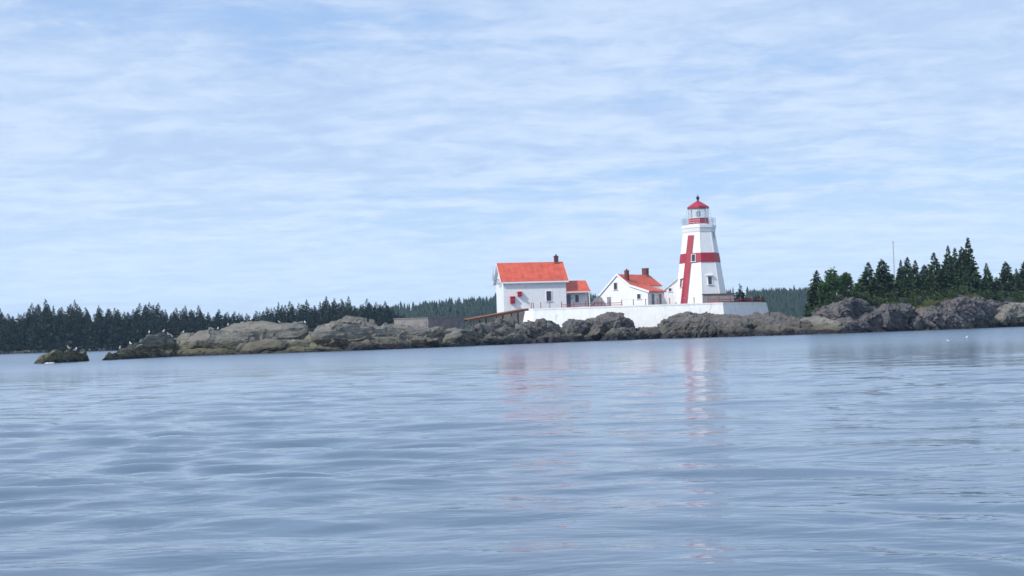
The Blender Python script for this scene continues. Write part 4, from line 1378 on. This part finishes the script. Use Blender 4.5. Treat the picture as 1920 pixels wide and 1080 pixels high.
# red cross: band round the tower and upright bar
zb0, zb1 = tz(493), tz(475.5)
MB().lathe([(rad(zb0) + 0.0, zb0), (rad(zb0) + 0.085, zb0 + 0.001), (rad(zb1) + 0.085, zb1), (rad(zb1) + 0.0, zb1 + 0.001)], 8, A0, cap=False).build('red_band', M_RED, tower)


def oct_front(x, Rr):
    """y of the near side of an octagon of circumradius Rr at lateral offset x"""
    vs = [(Rr * math.sin(a), -Rr * math.cos(a)) for a in [A0 + k * math.pi / 4 for k in range(-3, 4)]]
    for (xa, ya), (xb, yb) in zip(vs, vs[1:]):
        if xa <= x <= xb:
            return ya + (yb - ya) * (x - xa) / (xb - xa)
    return vs[0][1]


zs0, zs1 = 0.15, tz(442)
V, Fc = [], []
rows = 26
for k in range(rows):
    u = k / (rows - 1)
    z = zs0 + (zs1 - zs0) * u
    Rr = rad(z)
    xl_ = -39.0 * MPX + (-20.3 + 39.0) * MPX * u
    xr_ = -27.0 * MPX + (-9.8 + 27.0) * MPX * u
    xv = min(max(Rr * math.sin(A0 - math.pi / 4), xl_ + 0.01), xr_ - 0.01)
    for x in (xl_, xv, xr_):
        V.append((x, oct_front(x, Rr + 0.12), z))
    for x in (xl_, xv, xr_):
        V.append((x, oct_front(x, Rr - 0.05), z))
for k in range(rows - 1):
    a, b_ = k * 6, (k + 1) * 6
    Fc += [(a, a + 1, b_ + 1, b_), (a + 1, a + 2, b_ + 2, b_ + 1), (a + 3, a, b_, b_ + 3), (a + 2, a + 5, b_ + 5, b_ + 2)]
Fc.append((rows * 6 - 6, rows * 6 - 5, rows * 6 - 4, rows * 6 - 1, rows * 6 - 2, rows * 6 - 3))
mesh_obj('red_upright', V, Fc, M_RED, tower)

# windows on the slanting faces
lean = math.atan2(R0 - R1, Z_TOP)


def tower_window(face, z, w, h, hood=True, red=False):
    phi = A0 - math.pi / 8 + face * math.pi / 4
    ap = rad(z) * math.cos(math.pi / 8)
    Mx = Matrix.Rotation(phi, 4, 'Z') @ Matrix.Translation((0, -ap - (0.09 if red else 0.02), z)) @ Matrix.Rotation(-lean * 0.93, 4, 'X')
    o = window(tower, 0, 0, w, h, 0, M_PANE, hood)
    o.matrix_local = Mx


tower_window(0, tz(485), 0.55, 1.05, False, True)
tower_window(1, tz(528), 0.62, 1.15)
tower_window(2, tz(441), 0.55, 1.1, False)
tower_window(-1, tz(531), 0.62, 1.1)
tower_window(3, tz(500), 0.6, 1.1)
tower_window(4, tz(528), 0.6, 1.1)

# gallery
zg0, zg1 = Z_TOP, tz(423)
Rg = 32.0 * MPX
MB().lathe([(rad(Z_TOP) + 0.01, zg0 - 0.35), (rad(Z_TOP) + 0.12, zg0 - 0.3), (Rg - 0.06, zg0 + 0.25), (Rg, zg0 + 0.3), (Rg, zg1), (1.3, zg1 + 0.02)], 8, A0).build('gallery', M_TRIM, tower)
rail = MB()
for k, a in enumerate([A0 + j * math.pi / 8 for j in range(16)]):
    rr = (Rg - 0.08) * (1 if k % 2 == 0 else math.cos(math.pi / 8))
    rail.tube((rr * math.sin(a), -rr * math.cos(a), zg1), (rr * math.sin(a), -rr * math.cos(a), zg1 + 1.0), 0.028, 5)
for zq in (0.35, 0.68, 1.0):
    for a in OCT:
        b_ = a + math.pi / 4
        rr = Rg - 0.08
        rail.tube((rr * math.sin(a), -rr * math.cos(a), zg1 + zq), (rr * math.sin(b_), -rr * math.cos(b_), zg1 + zq), 0.024, 5)
rail.build('gallery_railing', M_METAL, tower)
# lantern
zl0, zl1, zl2 = zg1 + 0.02, tz(410), tz(391)
Rl = 18.8 * MPX
MB().lathe([(Rl, zl0), (Rl, zl1 - 0.06), (Rl + 0.05, zl1 - 0.05), (Rl + 0.05, zl1)], 8, A0).build('lantern_base', M_RED, tower)
MB().lathe([(Rl + 0.1, zl0 - 0.01), (Rl + 0.1, zl0 + 0.16), (Rl + 0.01, zl0 + 0.18)], 8, A0, cap=False).build('lantern_plinth', M_TRIM, tower)
for a in OCT:
    b_ = a + math.pi / 4
    pa = Vector(((Rl - 0.04) * math.sin(a), -(Rl - 0.04) * math.cos(a), 0))
    pb = Vector(((Rl - 0.04) * math.sin(b_), -(Rl - 0.04) * math.cos(b_), 0))
    MB().tube(pa + Vector((0, 0, zl1)), pa + Vector((0, 0, zl2)), 0.045, 6).build('mullion', M_METAL, tower)
    n = ((pa + pb) / 2).normalized() * 0.012
    ia, ib = pa.lerp(pb, 0.04), pa.lerp(pb, 0.96)
    V_ = [ia - n, ib - n, ia + n, ib + n]
    V_ = [v + Vector((0, 0, zl1 + 0.01)) for v in V_] + [v + Vector((0, 0, zl2 - 0.02)) for v in V_]
    MB().add(V_, [(0, 1, 5, 4), (2, 6, 7, 3), (0, 2, 3, 1), (4, 5, 7, 6), (0, 4, 6, 2), (1, 3, 7, 5)]).build('pane', M_GLASS, tower)
    po = Vector(((Rl + 0.12) * math.sin(a), -(Rl + 0.12) * math.cos(a), zl2))
    pg = Vector(((Rg - 0.45) * math.sin(a), -(Rg - 0.45) * math.cos(a), zg1))
    MB().tube(po, pg, 0.018, 5).build('stay', M_METAL, tower)
Z3 = tz(377)
lr = MB().lathe([(Rl - 0.02, zl2 - 0.02), (Rl + 0.12, zl2 - 0.01), (Rl + 0.12, zl2 + 0.22), (Rl + 0.06, zl2 + 0.27), (0.9, zl2 + 0.72), (0.22, Z3)], 8, A0).build('lantern_roof', M_RED, tower)
fn = MB().lathe([(0.2, Z3 - 0.02), (0.16, Z3 + 0.12), (0.10, Z3 + 0.16), (0.22, Z3 + 0.3), (0.28, Z3 + 0.45), (0.24, Z3 + 0.6), (0.1, Z3 + 0.75), (0.035, Z3 + 0.82), (0.012, tz(364))], 10).build('finial', M_BLACK, lr, True)
ln = MB().lathe([(0.1, zl1), (0.1, zl1 + 0.3), (0.3, zl1 + 0.35), (0.36, zl1 + 0.7), (0.34, zl1 + 1.0), (0.16, zl1 + 1.15)], 12).build('lens', M_METAL, tower, True)
# low link building on the left of the tower
LK = empty('link_building', at(1279, 566, 213) * 1.0, view_rot)
LK.location.z = TZ
lz = lambda py: zat(1262, py, 213) - TZ
kx = 213 / FPX / math.cos(view_rot)
MB().extrude([(-33 * kx, 0), (-33 * kx, lz(545)), (0, lz(519)), (20 * kx, lz(535)), (20 * kx, 0)], 0, 4.5).build('wall', M_WHITE, LK)
slab(LK, 'roof', M_WHITE, [(-35 * kx, -0.15, lz(545.5)), (-35 * kx, 4.7, lz(545.5)), (0, 4.7, lz(518)), (0, -0.15, lz(518))], 0.09)
slab(LK, 'roof', M_WHITE, [(21 * kx, -0.15, lz(536)), (21 * kx, 4.7, lz(536)), (0.005, 4.7, lz(518)), (0.005, -0.15, lz(518))], 0.09)
window(LK, -21.5 * kx, lz(543), 0.42, 0.46, 0.0)
MB().box((-6 * kx, -0.02, 1.0), (0.85, 0.06, 1.95)).build('door', M_TRIM, LK)
tag(LK, 'small white link building tucked between the gabled house and the lighthouse', 'building')

# low weathered wall at the foot of the tower
q0, q1 = at(1317.5, 560, 204.2), at(1376, 560, 205.2)
d = q1 - q0
wlz = zat(1345, 551.5, 204.8)
root = empty('retaining_wall', ((q0.x + q1.x) / 2, (q0.y + q1.y) / 2, GZ - 0.2), math.atan2(d.y, d.x))
hh = wlz - GZ + 0.2
lw = math.hypot(d.x, d.y)
nb = 5
for k in range(nb):
    MB().box((0, 0, hh * (k + 0.5) / nb), (lw, 0.22, hh / nb - 0.025)).build('board', M_GREYWOOD, root)
for x in (-lw / 2 + 0.1, 0, lw / 2 - 0.1):
    MB().box((x, 0.17, hh / 2), (0.14, 0.12, hh)).build('post', M_TIMBER, root)
MB().box((0, 0, hh + 0.04), (lw + 0.15, 0.45, 0.09)).build('coping', M_RUST, root)
tag(root, 'low grey boarded wall with brown coping at the right foot of the lighthouse', 'wall')

# low bushes behind the wall
for k, (px, py, D, lab) in enumerate([(1401, 557, 212, 'tiny round bush beside the small ragged spruce behind the sea wall'),
                                      (1418, 556, 213, 'low dark bush on the wall top between the ragged spruce and the wall end'),
                                      (1429, 554, 212, 'low dark bush at the right-hand end of the sea wall')]):
    c = at(px, py, D)
    h = c.z - GZ + 0.1
    rt = empty('bush', (c.x, D, GZ - 0.1))
    me, cl = leafy_mesh('foliage', 500 + k, 420, (0.65, 0.65, h * 0.42), h * 0.55, M_SHRUB, 0.16, 7)
    link(bpy.data.objects.new('foliage', me), rt)
    MB().tube((0, 0, 0), (0, 0, h * 0.6), 0.05, 5, 0.02).build('stem', M_BARK, rt)
    tag(rt, lab, 'bush')

# ------------------------------------------------------------------ walkway and concrete walls left of the houses
a0, a1 = at(872, 599, 183), at(984, 579, 194.5)
d = a1 - a0
ramp = empty('timber_walkway', a0, math.atan2(d.y, d.x))
Lr = math.hypot(d.x, d.y)
pitch = math.atan2(d.z, Lr)
npk = 26
pk = None
for k in range(npk):
    u = (k + 0.5) / npk
    if pk is None:
        pk = MB().box((0, 0, 0), (Lr / npk - 0.03, 1.3, 0.07)).build('plank', M_RUST, ramp)
        o = pk
    else:
        o = link(bpy.data.objects.new('plank', pk.data), ramp)
    o.location = (Lr * u, 0, d.z * u)
    o.rotation_euler = (rng.uniform(-.01, .01), -pitch, 0)
for y in (-0.6, 0.6):
    MB().box((Lr / 2, y, d.z / 2 - 0.16), (Lr / math.cos(pitch), 0.12, 0.22), ry=-pitch).build('stringer', M_RUST, ramp)
for u in (0.03, 0.28, 0.56, 0.82):
    x = Lr * u
    for y in (-0.55, 0.55):
        p = ramp.matrix_basis @ Vector((x, y, 0))
        zg = max(0.8, ground_z(p.x, p.y, False)) - a0.z - 0.3
        MB().tube((x, y, zg), (x, y, d.z * u - 0.05), 0.11, 7).build('post', M_TIMBER, ramp)
tag(ramp, 'rust-brown timber walkway on posts climbing to the long-roofed building', 'walkway')


def conc_wall(px0, px1, D0, D1, ytop, mat, label):
    p, q = at(px0, 605, D0), at(px1, 605, D1)
    d = q - p
    zt_ = zat((px0 + px1) / 2, ytop, (D0 + D1) / 2)
    root = empty('concrete_wall', ((p.x + q.x) / 2, (p.y + q.y) / 2, 1.4), math.atan2(d.y, d.x))
    L_ = math.hypot(d.x, d.y)
    h = zt_ - 1.4
    for k in range(3):
        MB().box((-L_ / 2 + L_ * (k + 0.5) / 3, 0, h / 2), (L_ / 3 - 0.015, 0.45, h)).build('panel', mat, root)
    MB().box((0, 0, h + 0.03), (L_ + 0.1, 0.55, 0.08)).build('coping', mat, root)
    tag(root, label, 'wall')


conc_wall(739, 799, 160, 160, 597.5, M_CONC, 'pale bare concrete wall on the rocks between ledges and walkway')
conc_wall(801, 869, 163, 165.5, 595.5, M_CONC_DARK, 'darker stained concrete wall next to the foot of the walkway')

# ------------------------------------------------------------------ gulls
def sphere_body(prof, n=8):
    """body of revolution along x with vertical squash: (x, r, zc)"""
    V, Fc = [], []
    for x, r_, zc in prof:
        for i in range(n):
            a = 2 * math.pi * i / n
            V.append((x, r_ * math.cos(a) * 0.9, zc + r_ * math.sin(a)))
    for k in range(len(prof) - 1):
        for i in range(n):
            j = (i + 1) % n
            Fc.append((k * n + i, k * n + j, (k + 1) * n + j, (k + 1) * n + i))
    Fc.append(tuple(range(n)))
    Fc.append(tuple((len(prof) - 1) * n + i for i in range(n))[::-1])
    return V, Fc


def gull_proto(standing=True):
    root = empty('gull', (0, 0, 0))
    z = 0.24 if standing else 0.07
    V, Fc = sphere_body([(-0.34, 0.015, z + 0.02), (-0.24, 0.045, z + 0.03), (-0.1, 0.095, z + 0.03), (0.06, 0.115, z + 0.045), (0.16, 0.095, z + 0.09),
                         (0.2, 0.065, z + 0.16), (0.215, 0.058, z + 0.2), (0.25, 0.066, z + 0.235), (0.29, 0.05, z + 0.235), (0.315, 0.02, z + 0.225)])
    mesh_obj('body', V, Fc, M_GULL, root, True)
    for s in (-1, 1):
        V = [(0.12, s * 0.1, z + 0.1), (0.0, s * 0.125, z + 0.05), (-0.2, s * 0.085, z + 0.03), (-0.42, s * 0.03, z + 0.035), (-0.2, s * 0.05, z + 0.115), (0.02, s * 0.075, z + 0.13)]
        V2 = [(x, y * 0.7, zz_ - 0.01) for x, y, zz_ in V]
        n = 6
        mesh_obj('wing', V + V2, [tuple(range(n)), tuple(range(n, 2 * n))[::-1]] + [(i, (i + 1) % n, n + (i + 1) % n, n + i) for i in range(n)], M_GULLGREY, root)
    MB().tube((0.305, 0, z + 0.225), (0.37, 0, z + 0.21), 0.016, 5, 0.005).build('beak', M_BEAK, root)
    if standing:
        for s in (-1, 1):
            MB().tube((0.02, s * 0.04, 0), (0.02, s * 0.04, z - 0.03), 0.009, 5).build('leg', M_BEAK, root)
    return root


stand = gull_proto(True)
swim = gull_proto(False)
gulls = [
    (140, 655, 'gull on the lone sea rock, nearer its right end'), (129, 655, 'gull on top of the lone sea rock, nearer its middle'),
    (245, 645, 'gull standing apart near the low left tip of the ledges'), (279, 634, 'gull at the step where the left ledges first rise'),
    (306, 632, 'single gull just left of the close pair on the left ledges'), (316, 631, 'left gull of the close pair on the left ledges'),
    (322, 631, 'right gull of the close pair on the left ledges'), (342, 623, 'gull beside the dark cleft in the left ledges'),
    (393, 621, 'first of three gulls below the flat-topped ledge'), (398, 620, 'middle of three gulls below the flat-topped ledge'),
    (408, 619, 'last of three gulls below the flat-topped ledge'), (427, 609, 'gull at the left shoulder of the flat-topped ledge'),
    (470, 608, 'gull a third of the way along the flat-topped ledge'), (524, 607, 'gull past the middle of the flat-topped ledge'),
    (572, 608, 'gull at the right end of the flat-topped ledge'), (551, 656, 'gull low down near the waterline below the flat-topped ledge'),
    (224, 662, 'gull on the weedy tip at the left end of the ledges'), (1199, 616, 'pale gull low on the rocks in front of the white wall gap')]
for k, (px, py, lab) in enumerate(gulls):
    hit = None
    for dy in range(-14, 16):
        h_ = bvh_rock.ray_cast(CAM, ray(px, py + dy * 0.8).normalized())
        if h_[0] is not None:
            hit = h_[0]
            break
    if hit is None:
        continue
    y = hit.y + 0.12
    z = ground_z(hit.x, y, False)
    if abs(z - hit.z) > 0.6:
        y, z = hit.y, hit.z
    o = stand if k == 0 else copy_tree(stand)
    o.location = (hit.x, y, z - 0.015)
    o.rotation_euler = (0, 0, rng.choice((-1, 1)) * math.pi / 2 + rng.uniform(-0.75, 0.75))
    o.scale = (0.72, 0.72, 0.72)
    tag(o, lab, 'gull', 'gulls resting on the rocks')
for k, (px, py, lab) in enumerate([(1811, 635, 'nearer white gull floating on the water below the headland'), (1779, 640, 'smaller white gull floating left of another below the headland')]):
    d_ = ray(px, py)
    s = -CAM.z / d_.z
    p = CAM + d_ * s
    o = swim if k == 0 else copy_tree(swim)
    o.location = (p.x, p.y, -0.02)
    o.rotation_euler = (0, 0, 0.5 + 2.4 * k)
    o.scale = (0.52, 0.52, 0.52) if k == 0 else (0.36, 0.36, 0.36)
    tag(o, lab, 'gull', 'gulls floating on the water')

# ------------------------------------------------------------------ sea haze
mt = bpy.data.materials.new('sea_haze')
mt.use_nodes = True
t = mt.node_tree
t.nodes.clear()
pv = N(t, 'ShaderNodeVolumePrincipled')
pv.inputs['Color'].default_value = (0.55, 0.75, 1.0, 1)
pv.inputs['Density'].default_value = 0.00016
pv.inputs['Anisotropy'].default_value = 0.2
mo = N(t, 'ShaderNodeOutputMaterial')
t.links.new(pv.outputs[0], mo.inputs['Volume'])
hz_o = MB().box((0, 0, 17), (22000, 3600, 40)).build('haze', mt)
tag(hz_o, 'thin blue sea haze over the water', 'haze', kind='stuff')
